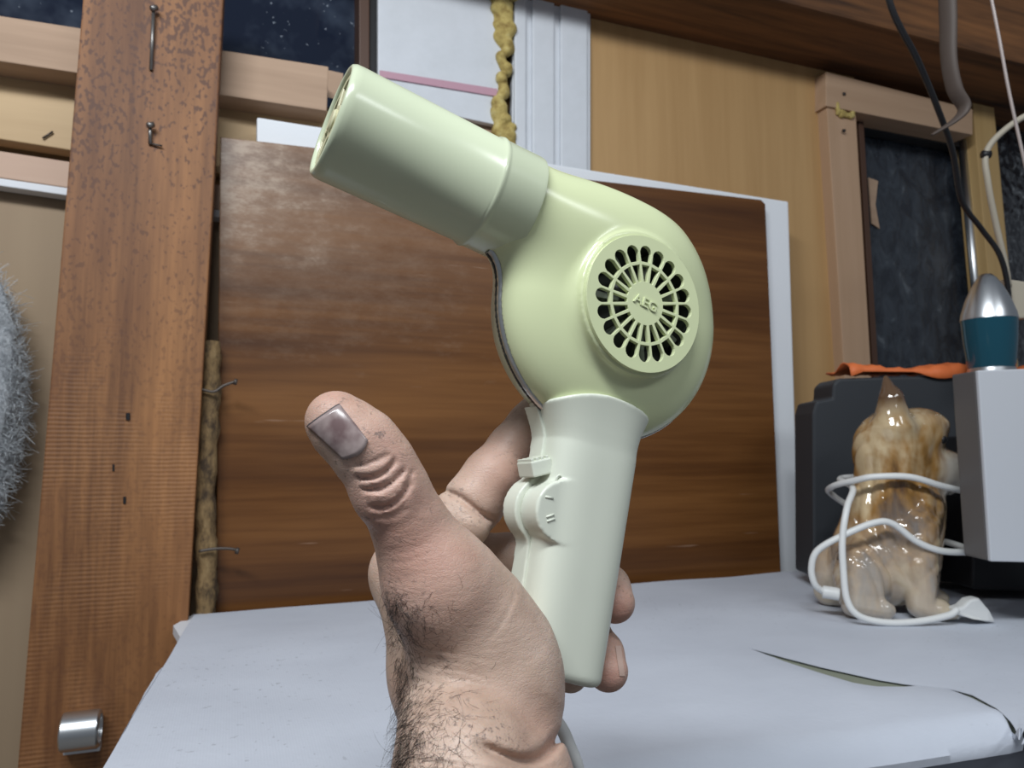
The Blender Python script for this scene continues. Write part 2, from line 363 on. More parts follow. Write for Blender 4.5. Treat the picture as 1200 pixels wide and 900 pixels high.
n.bump(n.ramp(vo.outputs['Distance'], [(0.0, W3(0)), (0.12, W3(1))]), 0.22, 0.0003)
n.bump(n.noise(150, n.coord((0.6, 0.6, 1.8)), 4, 0.6, 0.8), 0.35, 0.0008)
M_nailp = mat('thumb_nail', (0.22, 0.17, 0.165), 0.25, spec=0.6); n = N(M_nailp); a = n.noise(130, n.coord(), 3, 0.5)
n.color(n.ramp(a, [(0.35, (0.16, 0.105, 0.105)), (0.55, (0.30, 0.235, 0.225)), (0.75, (0.42, 0.34, 0.325))]))
M_naild = mat('nail_dirt', (0.045, 0.04, 0.045), 0.7)
M_hair = mat('dark_hair', (0.018, 0.014, 0.012), 0.5)
# porcelain
M_porc = mat('glazed_porcelain', (0.5, 0.4, 0.28), 0.07, spec=0.6, coat=0.6); M_porc.node_tree.nodes['Principled BSDF'].inputs['Coat Roughness'].default_value = 0.04
n = N(M_porc); z = n.sep(n.coord())[2]
a = n.noise(13, n.coord((1, 1, 0.7)), 4, 0.6, 0.5); a2 = n.noise(75, n.coord((1, 1, 0.3)), 3, 0.5, 0.5)
brown = n.ramp(n.math('ADD', n.math('MULTIPLY', a, 0.8), n.math('MULTIPLY', a2, 0.2)), [(0.38, (0.085, 0.036, 0.010)), (0.47, (0.34, 0.185, 0.060)), (0.58, (0.57, 0.44, 0.265))])
low = n.math('ADD', z, n.math('MULTIPLY', n.math('SUBTRACT', a, 0.5), 0.25))
c1 = n.mix(n.ramp(low, [(0.0, W3(0.6)), (0.12, W3(0.0))]), brown, (0.60, 0.58, 0.53))
c2 = n.mix(n.ramp(z, [(0.2355, W3(0)), (0.262, W3(0.95))]), c1, (0.10, 0.055, 0.030)); 
sx = n.sep(n.coord()); al = n.math('ADD', n.math('MULTIPLY', sx[0], 0.937), n.math('MULTIPLY', sx[1], -0.35))
mz = n.math('MULTIPLY', n.ramp(n.math('ADD', al, n.math('MULTIPLY', a2, 0.01)), [(0.045, W3(0)), (0.06, W3(1))]), n.ramp(z, [(0.125, W3(0)), (0.145, W3(1)), (0.185, W3(1)), (0.20, W3(0))]))
n.color(n.mix(n.math('MULTIPLY', mz, 0.8), c2, (0.62, 0.60, 0.55)))
M_pwhite = mat('white_glaze', (0.66, 0.66, 0.63), 0.08, coat=0.6)
M_blue = mat('blue_glass', (0.006, 0.065, 0.10), 0.08, spec=0.7)
M_wool = mat('white_wool_fibre', (0.50, 0.53, 0.56), 0.6)
M_floor = mat('grey_floor', (0.22, 0.21, 0.20), 0.8)

# ------------------------------------------------------------------ the setting
floor = struct(box('floor', (0.3, 0.2, -0.02), (1.9, 1.25, 0.02), M_floor), 'plain grey floor below the table', 'floor')
wall = struct(box('wall_back', (0.5, 1.235, 0.95), (1.9, 0.02, 0.97), M_tan), 'back wall clad in hardboard, planks and white panels', 'wall')
slab('hardboard_panel', [(-260, 178), (300, 258), (300, 1280), (-260, 1280)], 1.125, 0.02, M_hard, wall)
slab('tan_panel', [(692, -40), (1000, 40), (1010, 470), (1010, 900), (692, 900)], 1.13, 0.02, M_tan, wall)
slab('white_panel', [(443, -60), (594, -60), (590, 148), (443, 117)], 1.115, 0.012, M_white, wall)
slab('brown_rail', [(430, 112), (610, 150), (610, 240), (430, 240)], 1.13, 0.02, M_plank, wall)
slab('pink_strip', [(445, 82), (583, 104), (583, 113), (445, 90)], 1.112, 0.004, M_pink, wall, 0.0006)
gp = slab('grooved_panel', [(603, -60), (692, -60), (692, 260), (598, 260)], 1.118, 0.012, M_white, wall)
for a, b in ((603, 617), (624, 650), (657, 689)):
    slab('panel_ridge', [(a, -60), (b, -60), (b, 260), (a, 260)], 1.112, 0.0075, M_white, gp, 0.003)
fo = onY(592, 75, 1.115); ff_ = Field((-0.045, -0.02, -0.16), (0.045, 0.02, 0.16), 0.0016); k_ = 1.13/870
for i in range(46):
    y = -25+i*4.6; w_ = np.interp(y, [-30, 40, 60, 110, 130, 180], [16, 15, 10, 9, 14, 12]); cxp = np.interp(y, [-30, 50, 120, 180], [592, 591, 588, 594])
    r_ = w_*random.uniform(0.55, 0.95); p_ = onY(cxp+random.uniform(-1, 1)*(w_-r_*0.6), y, 1.115)-fo
    ff_.ell((p_.x, random.uniform(-0.004, 0.003), p_.z), (r_*k_, 0.008+0.3*r_*k_, r_*k_*random.uniform(0.7, 1.1)), 0.004)
V, F = ff_.nets(); obj('foam_seam', V+np.array(fo), F, M_pu, wall, smooth=True)
t1 = struct(slab('trim_1', [(-260, -22), (385, 78), (383, 130), (-260, 32)], 1.05, 0.05, M_plank), 'pinkish planed plank below the upper left window', 'plank')
t2 = struct(slab('trim_2', [(-260, 34), (440, 138), (440, 232), (-260, 122)], 1.095, 0.03, M_pale), 'pale yellow board under the pinkish plank', 'board')
struct(slab('trim_3', [(-260, 137), (320, 226), (320, 255), (-260, 170)], 1.10, 0.025, M_strip), 'narrow pinkish strip above the hardboard behind the post', 'trim')
struct(slab('trim_4', [(-260, 171), (320, 255), (320, 264), (-260, 180)], 1.098, 0.025, M_paper), 'thin white strip above the grey hardboard', 'trim')
tube('staple', [onY(50, 162, 1.092), onY(62, 154, 1.092)], 0.0012, M_steel, t2, 1)
w1 = struct(empty('window_1', onY(350, 100, 1.17)), 'dark night window above the pinkish plank', 'window')
slab('pane', [(-260, -80), (424, -80), (424, 130), (-260, 60)], 1.17, 0.006, M_night, w1, 0)
slab('window_frame', [(421, -80), (433, -80), (433, 130), (421, 130)], 1.12, 0.05, M_brown, w1)
slab('gap_shade', [(433, -80), (443, -80), (443, 135), (433, 135)], 1.135, 0.05, M_black, w1)  # black strip standing in for the shaded gap beside the frame
prism('window_board', [onY(384, 82, 1.11), onY(402, 86, 1.11), onY(402, 118, 1.11), onY(384, 114, 1.11)], [onY(384, 82, 1.15), onY(402, 86, 1.15), onY(402, 118, 1.15), onY(384, 114, 1.15)], M_plank, w1)
w2 = struct(empty('window_2', onY(1080, 450, 1.2)), 'dark film covered window between wooden jambs', 'window')
slab('pane', [(1000, 120), (1160, 150), (1190, 620), (1020, 620)], 1.185, 0.006, M_film, w2, 0)
slab('window_frame', [(968, 84), (1140, 128), (1140, 158), (968, 124)], 1.10, 0.06, M_jambx, w2)
slab('window_frame', [(969, 126), (1003, 134), (1033, 640), (1003, 640)], 1.105, 0.06, M_jamb, w2)
slab('frame_bead', [(1006, 138), (1012, 139), (1042, 640), (1035, 640)], 1.13, 0.03, M_brown, w2)
slab('frame_rail', [(1003, 136), (1135, 162), (1135, 174), (1003, 148)], 1.15, 0.03, M_black, w2)
slab('film_patch', [(1018, 208), (1029, 212), (1026, 240), (1031, 268), (1022, 262)], 1.18, 0.003, M_plank, w2, 0)
fo = onY(993, 133, 1.10); ff_ = Field((-0.03, -0.015, -0.03), (0.03, 0.015, 0.03), 0.0015)
for i in range(16): ff_.ell((random.uniform(-0.018, 0.016), 0.002, random.uniform(-0.004, 0.006)-0.15*random.uniform(0, 0.02)), (0.006, 0.005, 0.004), 0.002)
for i in range(7): ff_.ell((-0.022+random.uniform(-0.003, 0.002), 0.002, -0.002+i*0.003), (0.004, 0.004, 0.005), 0.002)
V, F = ff_.nets(); obj('foam_patch', V+np.array(fo), F, M_pu, w2, smooth=True)
for x, y in ((988, 110), (988, 153)): tube('screw', [onY(x, y, 1.0985), onY(x+2, y, 1.0985)], 0.003, M_black, w2, 1)
tube('metal_bead', [onY(1127, 165, 1.15), onY(1156, 470, 1.15)], 0.009, M_alu, w2, 1)
slab('pane_edge', [(1136, 170), (1141, 170), (1172, 480), (1166, 480)], 1.14, 0.02, M_black, w2, 0)
struct(slab('trim_5', [(1140, 120), (1165, 126), (1202, 520), (1176, 520)], 1.12, 0.05, M_pine), 'yellow pine post right of the dark window', 'post')
w3 = struct(empty('window_3', onY(1240, 450, 1.2)), 'dark window with crinkled plastic film at the right edge', 'window')
slab('pane', [(1160, 110), (1420, 150), (1420, 620), (1190, 620)], 1.19, 0.006, M_bwrap, w3, 0)
# rough beam under the ceiling
L0, L1 = onY(560, -28, 1.12), onY(1420, 196, 1.12); zb = (onY(760, 28, 1.12).z+onY(1120, 118, 1.12).z)/2
fy = 0.97
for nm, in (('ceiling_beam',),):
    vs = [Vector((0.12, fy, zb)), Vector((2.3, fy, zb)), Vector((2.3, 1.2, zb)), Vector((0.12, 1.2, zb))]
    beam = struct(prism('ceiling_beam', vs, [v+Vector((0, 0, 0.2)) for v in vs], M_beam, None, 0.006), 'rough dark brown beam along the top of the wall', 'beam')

# ------------------------------------------------------------------ post, board, foam sheet, twig
post = empty('timber_post', onY(110, 1000, 0.985)); tag(post, 'rough sawn orange brown timber post left of the mahogany board', 'post')
slab('post_body', [(105, -80), (266, -80), (250, 225), (237, 450), (221, 715), (203, 1010), (193, 1415), (-28, 1415), (11, 1010), (97, 0)], 0.985, 0.05, M_post, post, 0.002)
for (x0, y0, x1, y1) in ((180, 10, 177, 82), (176, 147, 176, 169)):
    nl = tube('nail', [onY(x0, y0, 0.978), onY(x1, y1, 0.983)], 0.0022, M_nail, post, 1)
    tube('nail_head', [onY(x0-3, y0, 0.974), onY(x0+4, y0-1, 0.977)], 0.0035, M_nail, nl, 1)
tube('nail', [onY(176, 168, 0.982), onY(190, 171, 0.981)], 0.0012, M_steel, post, 1)
for x, y, r in ((150, 488, 0.004), (146, 586, 0.0028), (133, 548, 0.002)):
    obj('nail_hole', *tube_geo(np.array([tuple(onY(x, y-4, 0.9846)), tuple(onY(x, y+4, 0.9846))]), r*0.6, 8), M_black, post)
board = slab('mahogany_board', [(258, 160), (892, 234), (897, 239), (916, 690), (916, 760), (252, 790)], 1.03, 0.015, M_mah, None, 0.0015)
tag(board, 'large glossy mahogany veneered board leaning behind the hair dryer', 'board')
foam = slab('polystyrene_sheet', [(301, 137), (924, 236), (938, 700), (938, 760), (301, 760)], 1.048, 0.03, M_foam, None, 0.003)
tag(foam, 'white polystyrene sheet standing behind the mahogany board', 'foam sheet')
twig = empty('bark_pole', onY(243, 760, 1.012)); tag(twig, 'thin bark covered pole between post and mahogany board', 'pole')
pp = [onY(246+2*math.sin(i*1.1)-i*0.8, 400+i*40, 1.014) for i in range(12)]
V, F = tube_geo(spline(pp, 6), 0.0125+0.0012*np.sin(np.arange(67)*0.9), 12); V = np.array(V)+rng.normal(0, 0.0006, (len(V), 3)); obj('stem', V, F, M_bark, twig, smooth=True)
for pts in (((232, 455), (250, 459), (262, 452), (276, 447)), ((233, 646), (252, 643), (270, 643), (278, 645))):
    nl = tube('bent_nail', [onY(x, y, 0.994) for x, y in pts], 0.0018, M_steel, twig, 5)
    tube('nail_head', [onY(pts[-1][0]-2, pts[-1][1], 0.992), onY(pts[-1][0]+2, pts[-1][1]+1, 0.992)], 0.004, M_steel, nl, 1)
# aluminium door stop on the post
ds = empty('door_stop', onY(97, 880, 0.96)); tag(ds, 'short aluminium cylinder fixed low on the timber post', 'door stop')
c = onY(95, 856, 0.965)
V, F = revolve_geo([(-0.019, 0.0), (-0.019, 0.019), (-0.0175, 0.0205), (0.017, 0.0205), (0.019, 0.019), (0.019, 0.016), (0.012, 0.015), (0.012, 0.0)], 40)
shade(fix_normals(obj('cylinder_body', V+np.array(c), F, M_alu, ds)), 30)
box('mounting_plate', onY(97, 874, 0.978), (0.018, 0.006, 0.006), M_paper, ds, 0.001)

# ------------------------------------------------------------------ table and cloth
tz = ZT
BL, FL = onZ(228, 719), onZ(118, 904)
ed = (BL-FL).normalized()
table = empty('table', (0.35, 0.65, 0)); tag(table, 'work table with dark front edge under a bluish white cloth', 'table')
fr = [onZ(x, y, tz-0.018) for x, y in ((-20, 1160), (600, 970), (905, 922), (1000, 906), (1110, 892), (1210, 877), (1500, 835))]
top = [Vector((v.x, v.y, tz-0.018)) for v in [BL+Vector((0.03, -0.004, 0)), Vector((1.55, 0.985, 0)), Vector((1.55, 0.55, 0))]+[fr[i] for i in (5, 4, 3, 2, 1)]+[FL-ed*0.05+Vector((0.03, 0, 0))]]
prism('table_top', top, [v-Vector((0, 0, 0.035)) for v in top], M_tside, table, 0.002)
for x, y in ((0.06, 0.93), (1.45, 0.92), (1.45, 0.62), (0.14, 0.50)): box('leg', (x, y, 0.355), (0.02, 0.02, 0.355), M_tside, table, 0.002)
up_ = [(860, 750), (1080, 796), (1150, 806), (1190, 842), (1178, 846), (1130, 824), (1060, 812), (1000, 810), (930, 792)]
und = prism('underlay_sheet', [onZ(x, y, tz-0.0022) for x, y in up_], [onZ(x, y, tz-0.0022)-UP*0.0158 for x, y in up_], M_under, table)
corner = prism('corner_board', [onZ(203, 733, tz-0.004), onZ(228, 719, tz-0.004), onZ(240, 745, tz-0.004), onZ(212, 748, tz-0.004)], [onZ(203, 733, tz-0.004)-UP*0.01, onZ(228, 719, tz-0.004)-UP*0.01, onZ(240, 745, tz-0.004)-UP*0.01, onZ(212, 748, tz-0.004)-UP*0.01], M_paper, table)
# cloth: back block down to the slit line, front block from the slit line to the rounded front edge
NS = 150; cut_x = [100, 500, 760, 875, 922.6, 961.6, 1000.6, 1026.6, 1060, 1074, 1102, 1115, 1139, 1169.6, 1184, 1191, 1195]
cut_u = [830, 785, 766, 758.6, 771.6, 781.6, 790.2, 796, 801.5, 803, 806, 807.6, 814, 831, 845, 855.5, 867]; cut_l = [830, 785, 766, 758.6, 776.4, 789, 800.5, 804.6, 804.8, 803.6, 806, 808.6, 818, 833.5, 846.5, 856.3, 867]
ss = np.linspace(0, 1, NS); arc = np.concatenate([[0], np.cumsum(np.hypot(np.diff(cut_x), np.diff(cut_l)))]); arc /= arc[-1]
cx = np.interp(ss, arc, cut_x); cu = np.interp(ss, arc, cut_u); clw = np.interp(ss, arc, cut_l)
edge_pt = lambda t: FL.lerp(BL, t)
def wr(p):
    x, y = p.x, p.y
    return 0.0012*math.sin(9*x+14*y+2*math.sin(7*x))*math.sin(11*y-3*x)+0.0007*math.sin(31*x-12*y)*math.sin(17*y+4)
V = []; F = []
def left_fix(P):                                                            # keep the cloth right of its left hem
    return P
tcut = 0.47
NB, NF = 34, 22
for j in range(NB+1):
    t = j/NB
    for i in range(NS):
        s = ss[i]
        pb = BL.lerp(Vector((1.62, 0.985, tz)), s)
        pc = onZ(cx[i], cu[i]); lm = max(0, 1-(cx[i]-100)/300.0); pc = pc.lerp(edge_pt(tcut), lm) if cx[i] < 400 else pc
        p = pb.lerp(pc, t); p.z = tz+wr(p)*min(1, 4*(1-t)+0.15); V.append(p)
for j in range(NB):
    for i in range(NS-1): a = j*NS+i; F.append([a, a+NS, a+NS+1, a+1])
o0 = len(V)
fe_px = np.interp(ss, [0, 0.35, 0.55, 0.7, 0.85, 1.0], [118, 560, 850, 1000, 1110, 1200]); fe_py = np.interp(fe_px, [118, 560, 850, 1007, 1075, 1150, 1200], [1010, 970, 924, 900, 891, 881, 872.5])
for j in range(NF+1):
    t = j/NF
    for i in range(NS):
        pc = onZ(cx[i], clw[i]); lm = max(0, 1-(cx[i]-100)/300.0); pc = pc.lerp(edge_pt(tcut), lm) if cx[i] < 400 else pc
        pf = onZ(fe_px[i], fe_py[i], tz-0.014); lf = max(0, 1-i/30.0); pf = pf.lerp(FL-ed*0.08, lf)
        p = pc.lerp(pf, t); bulge = math.sin(math.pi*t)*0.004*min(1, max(0, (cx[i]-860)/120))
        dh = math.hypot(p.x-pf.x, p.y-pf.y); p.z = tz+wr(p)*min(1, 4*t+0.15)+bulge-0.014*max(0, 1-dh/0.028)**2; V.append(p)
for j in range(NF):
    for i in range(NS-1): a = o0+j*NS+i; F.append([a, a+NS, a+NS+1, a+1])
o1 = len(V)                                                                 # right-hand piece past the end of the cut
for j in range(NB+1):
    t = j/NB
    for i in range(2):
        q = Vector((1.62, 0.985, tz)).lerp(onZ(1197, 872), t) if i == 0 else Vector((1.62, 0.985, tz)).lerp(Vector((1.62, 0.55, tz)), t)
        q.z = tz; V.append(q)
for j in range(NB): a = o1+j*2; F.append([a, a+2, a+3, a+1])
o2 = len(V)                                                                 # hem: hangs down over the front and the left side
hem = [o0+NF*NS+i for i in range(NS)]
for i in hem: v = V[i]; V.append(v+Vector((0.0, 0.0015, -0.006)))
for i in range(NS-1): F.append([hem[i], o2+i, o2+i+1, hem[i+1]])
cloth = obj('table_cloth', V, F, M_cloth, None, smooth=True); fix_normals(cloth)
sm = cloth.modifiers.new('thick', 'SOLIDIFY'); sm.thickness = 0.0006; sm.offset = -1; es = cloth.modifiers.new('split', 'EDGE_SPLIT'); es.split_angle = math.radians(55)
tag(cloth, 'bluish white cloth with a curved slit spread over the table', 'table cloth')
card = prism('white_card', [onZ(1120, 905, 0.70), onZ(1230, 880, 0.70), onZ(1300, 930, 0.70), onZ(1160, 960, 0.70)], [onZ(1120, 905, 0.70)-UP*0.004, onZ(1230, 880, 0.70)-UP*0.004, onZ(1300, 930, 0.70)-UP*0.004, onZ(1160, 960, 0.70)-UP*0.004], M_paper, table)

# ------------------------------------------------------------------ hair dryer (its own frame in millimetres: u to the rear, v up, w towards the grille)
SD = 0.838e-3
Ru = np.array([[0.85450671, 0.22472064, 0.46831498], [-0.31247218, 0.9425883, 0.11784918], [-0.41494508, -0.24703832, 0.87566698]])
tc = np.array([0.04859121, 0.03410291, -0.37])*0.838
def DW(P): return (np.asarray(P, float)*SD @ Ru.T+tc) @ RCn.T+CAMn
def dray(px, py):                                                          # a picture ray in dryer coordinates
    r = np.array([(px-600)/FPX, -(py-450)/FPX, -1.0]); return (Ru.T @ (-tc))/SD, Ru.T @ r
dryer = empty('hair_dryer', tuple(DW((14, -172, 0)))); tag(dryer, 'vintage pale green hair dryer with off-white handle held in the hand', 'hair dryer')
def body_field(h=1.0):
    f = Field((-72, -70, -50), (70, 70, 34), h); X, Y, Z = f.ax[0][:, None, None], f.ax[1][None, :, None], f.ax[2][None, None, :]
    r = np.sqrt(X*X+Y*Y); R = np.where(Z > -2.5, 62.3, 60.5); H = np.where(Z > 0, 23.0, 40.0); az = np.abs(Z)
    k0 = ((r/R)**2.5+(az/H)**2.5)**(1/2.5); gx = (r/R)**1.5/R; gz = (az/H)**1.5/H
    drum = (k0-1)/np.maximum(k0**-1.5*np.sqrt(gx*gx+gz*gz), 1e-4)
    drum = np.where(k0 < 0.25, -15, drum)
    t = np.clip((X+75)/75.0, 0, 1); rc = 24.4+1.0*t; rw = 23.5-2.0*t
    e = np.sqrt(((Y-31)/rc)**2+(Z/rw)**2+(np.maximum(X, 0)/35)**2); neck = (e-1)*np.minimum(rc, rw); neck = np.maximum(neck, -X-71)
    F = smin(drum, neck, 17); F = -smin(-F, -(Y-58.6+0*F), 5)
    azp = np.where(Z > 0, az, az-18); rp = 34.0+6.0*np.clip((23.5-azp)/6.5, 0, 1)**2                               # raised seat of the intake grille
    ped = np.maximum(r-rp, azp-26.5); F = smin(F, ped, 4.5)
    bore = np.maximum(r-30.2, 10-azp); F = np.maximum(F, -bore)
    f.F = F.astype(np.float32); return f
bf = body_field(); W_ = bf.ax[2][None, None, :]
V, F = bf.nets(np.maximum(bf.F, 2.4-W_).astype(np.float32)); obj('front_shell', DW(V), F, M_green, dryer, smooth=True)
V, F = bf.nets(np.maximum(bf.F, 2.6+W_).astype(np.float32)); rear = obj('rear_shell', DW(V), F, M_barrel, dryer, smooth=True)
V, F = bf.nets(np.maximum(bf.F-0.9, np.abs(W_)-2.9).astype(np.float32)); obj('seam_band', DW(V), F, M_seam, dryer, smooth=True)
V, F = bf.nets(np.maximum(bf.F-1.2, np.abs(W_+0.5)-1.5).astype(np.float32)); obj('seam_gasket', DW(V), F, M_seamd, dryer, smooth=True)
# grille: flat plate with 20 outer petals and 20 inner wedges really cut out
def plate_from_loops(loops, z0, z1, name, m, parent, tf, bev=0.0):
    cu_ = bpy.data.curves.new(name, 'CURVE'); cu_.dimensions = '2D'; cu_.fill_mode = 'BOTH'; cu_.extrude = (z1-z0)/2-bev
    if bev: cu_.bevel_depth = bev; cu_.bevel_resolution = 1; cu_.offset = -bev
    for lp in loops:
        sp = cu_.splines.new('POLY'); sp.points.add(len(lp)-1); sp.use_cyclic_u = True
        for p, q in zip(sp.points, lp): p.co = (q[0], q[1], 0, 1)
    tmp = bpy.data.objects.new(name, cu_); col.objects.link(tmp)
    dg = bpy.context.evaluated_depsgraph_get(); me = tmp.evaluated_get(dg).to_mesh()
    V = np.array([v.co[:] for v in me.vertices]); F = [list(p.vertices) for p in me.polygons]; tmp.to_mesh_clear()
    bpy.data.objects.remove(tmp); bpy.data.curves.remove(cu_)
    V[:, 2] += (z0+z1)/2
    return obj(name, tf(V), F, m, parent)
TH0 = 2.09801811
loops = [[(32.6*math.cos(a), 32.6*math.sin(a)) for a in np.linspace(0, 2*math.pi, 96, endpoint=False)]]
for k in range(20):
    a = TH0-k*math.pi/10; ca, sa = math.cos(a), math.sin(a); rot = lambda x, y: (x*ca-y*sa, x*sa+y*ca)
    pet = [(19.9, -2.5), (24.3, -3.3)]+[(24.3+3.5*math.cos(b), 3.3*math.sin(b)) for b in np.linspace(-1.4, 1.4, 9)]+[(24.3, 3.3), (19.9, 2.5)]
    loops.append([rot(*p) for p in pet])
    loops.append([rot(*p) for p in [(10.4, -0.85), (18.3, -2.25), (18.3, 2.25), (10.4, 0.85)]])
grille = plate_from_loops(loops, 26.3, 28.6, 'intake_grille', M_green, dryer, DW, 0.15)
def text_geo(body, size, depth):
    c = bpy.data.curves.new('t', 'FONT'); c.body = body; c.size = size; c.extrude = depth; c.align_x = 'CENTER'; c.align_y = 'CENTER'; c.bevel_depth = 0.1
    o = bpy.data.objects.new('t', c); col.objects.link(o); dg = bpy.context.evaluated_depsgraph_get(); me = o.evaluated_get(dg).to_mesh()
    V = np.array([v.co[:] for v in me.vertices]); F = [list(p.vertices) for p in me.polygons]; o.to_mesh_clear(); bpy.data.objects.remove(o); bpy.data.curves.remove(c)
    return V, F
V, F = text_geo('AEG', 6.6, 0.45); V[:, 0] *= 1.08
ca, sa = math.cos(-0.06), math.sin(-0.06); V = V @ np.array([[ca, sa, 0], [-sa, ca, 0], [0, 0, 1]]); V[:, 2] += 28.7
obj('lettering', DW(V), F, M_green, grille)
V, F = revolve_geo([(0, 0), (0, 30.0), (12.0, 30.0), (12.0, 22), (20, 11), (22.0, 0)], 48); V = V[:, [1, 2, 0]]
V[:, 2] += 3.0; motor = fix_normals(obj('motor', DW(V), F, M_inner, dryer))
V, F = revolve_geo([(10.5, 30.15), (26.25, 30.15), (26.25, 29.4), (10.5, 29.4)], 64, True); V = V[:, [1, 2, 0]]; fix_normals(obj('bore_shade', DW(V), F, M_inner, dryer))  # black ring added to darken the bore wall, shade behind the grille
V, F = revolve_geo([(0, 0), (0, 30.0), (12.0, 30.0), (12.0, 0)], 48); V = V[:, [1, 2, 0]]; V[:, 2] -= 32.0
fix_normals(obj('rear_motor_plate', DW(V), F, M_inner, dryer))
for k in range(7):
    a = k*2*math.pi/7+0.5; V = []
    for rr_, z in ((12, 24), (27.5, 22), (27.5, 15), (12, 15)):
        V.append((rr_*math.cos(a), rr_*math.sin(a), z)); 
    for rr_, z in ((12, 24), (27.5, 22), (27.5, 15), (12, 15)):
        V.append((rr_*math.cos(a+0.13), rr_*math.sin(a+0.13), z))
    obj('fan_blade', DW(V), [[0, 1, 2, 3], [7, 6, 5, 4], [0, 4, 5, 1], [1, 5, 6, 2], [2, 6, 7, 3], [3, 7, 4, 0]], M_fan, motor)
# rear grille cap
plate_from_loops([[(33.0*math.cos(a), 33.0*math.sin(a)) for a in np.linspace(0, 2*math.pi, 64, endpoint=False)]], -46.8, -44.3, 'rear_cap', M_hand, dryer, DW, 0.35)
# barrel
def DB(V): V = np.array(V, float); return DW(np.stack([V[:, 0], V[:, 1]+31.0, V[:, 2]], 1))
prof = [(-150, 21.2), (-153.5, 21.6), (-154.6, 22.4), (-154.9, 23.2), (-154.4, 24.2), (-152.8, 25.0), (-150, 25.2), (-84, 25.4), (-83.2, 26.3), (-82, 26.6), (-81, 26.2), (-80, 26.0), (-63, 26.4), (-61.6, 26.2), (-61.2, 25.4), (-61.2, 22.0), (-150, 21.2)]
V, F = revolve_geo(prof, 96); barrel = shade(fix_normals(obj('nozzle_barrel', DB(V), F, M_barrel, dryer)), 50)
og = [[(21.4*math.cos(a), 21.4*math.sin(a)) for a in np.linspace(0, 2*math.pi, 64, endpoint=False)]]
for k in range(6):
    a = k*math.pi/3+0.25; ca, sa = math.cos(a), math.sin(a)
    og.append([(x*ca-y*sa, x*sa+y*ca) for x, y in [(7.5, -2.6), (16.5, -6.8), (18.2, -3.5), (18.6, 0), (18.2, 3.5), (16.5, 6.8), (7.5, 2.6)]])
plate_from_loops(og, 0, 2.5, 'outlet_grille', M_yel, barrel, lambda V: DB(np.stack([-153.4+V[:, 2], V[:, 0], V[:, 1]], 1)), 0.3)
V, F = revolve_geo([(-154.8, 0), (-154.8, 4.2), (-154.1, 5.0), (-150, 5.2), (-150, 0)], 32); shade(fix_normals(obj('outlet_hub', DB(V), F, M_yel, barrel)))
V, F = revolve_geo([(-138, 0), (-138, 21.3), (-136, 21.3), (-136, 0)], 40); fix_normals(obj('heater_disc', DB(V), F, M_inner, barrel))
# handle with flared saddle, half-moon switch plate and rail
hf = Field((-46, -182, -34), (52, -38, 34), 0.75); X, Y, Z = hf.ax[0][:, None, None], hf.ax[1][None, :, None], hf.ax[2][None, None, :]
t = np.clip((-62-Y)/110.0, -0.4, 1.05); uc = 3.0+7.0*t
ha = 23.2-2.2*np.clip(t, 0, 1); hb = 16.8-2.0*np.clip(t, 0, 1)
fl = np.clip((Y+69)/24.0, 0, 1.2); ha = ha+10.5*fl**1.7; hb = hb+3.6*fl**1.5; uc = uc-5.5*fl
pw = 3.2; q = (np.abs((X-uc)/ha)**pw+np.abs(Z/hb)**pw)**(1/pw)
sh = (q-1)*np.minimum(ha, hb)
def smax(a, b, k): return -smin(-a, -b, k)
endp = -(Y+172)-0.06*(X-14); sh = smax(sh, endp, 5)
xr = X-2.0; topc = Y+45.0+np.where(xr < 0, 0.0100, 0.0040)*xr**2; sh = smax(sh, topc, 1.5)
CU, CV, CRR = -11.5, -101.5, 13.5                                             # half-moon centre in the handle frame
moon = np.maximum(np.sqrt((X-CU)**2+(Y-CV)**2)-CRR, np.abs(Z-6.5)-7.5)
sh = smin(sh, moon, 2.0)
hf.F = sh.astype(np.float32)
bfs = None
V, F = hf.nets(); handle = obj('handle', DW(V), F, M_hand, dryer, smooth=True)
rail = Field((-40, -150, -16), (0, -40, 2), 0.7); X, Y, Z = rail.ax[0][:, None, None], rail.ax[1][None, :, None], rail.ax[2][None, None, :]
t = np.clip((-62-Y)/110.0, -0.4, 1.05); left = 3.0+7.0*t-(23.2-2.2*np.clip(t, 0, 1))
fl = np.clip((Y+69)/24.0, 0, 1.2); left = left-10.5*fl**1.7-5.5*fl
strip_ = np.maximum(np.maximum(left-1.2-X, X-left-8), np.abs(Y+99)-43)
m2 = np.sqrt((X-CU+1.0)**2+(Y-CV)**2)-(CRR+1.6)
rf = smin(strip_, m2, 4); rf = np.maximum(rf, np.abs(Z+7.0)-6.2); rf = np.maximum(rf, X+2)
rail.F = rf.astype(np.float32); V, F = rail.nets(); obj('switch_rail', DW(V), F, M_hand, handle, smooth=True)
# slider
def dpt(px, py, w):
    o, r = dray(px, py); s = (w-o[2])/r[2]; return o+r*s
kc = dpt(627, 548, 0.0)
A = np.array([0.86, 0.44, 0.0]); A /= np.linalg.norm(A); B = np.array([-A[1], A[0], 0])
def dbox(name, c, a, b, w, m, parent, bev=0.0):
    V = [c+A*x*a+B*y*b+np.array([0, 0, z*w]) for z in (-1, 1) for x, y in ((-1, -1), (1, -1), (1, 1), (-1, 1))]
    return obj(name, DW(V), [[3, 2, 1, 0], [4, 5, 6, 7], [0, 1, 5, 4], [1, 2, 6, 5], [2, 3, 7, 6], [3, 0, 4, 7]], m, parent, bevel=bev*SD)
slider = dbox('switch_slider', kc, 5.4, 3.6, 7.0, M_hand, handle, 0.8)
for k in range(4): dbox('slider_rib', kc+A*(-4.2+k*2.6)+B*3.9, 0.7, 0.9, 6.6, M_hand, slider, 0.3)
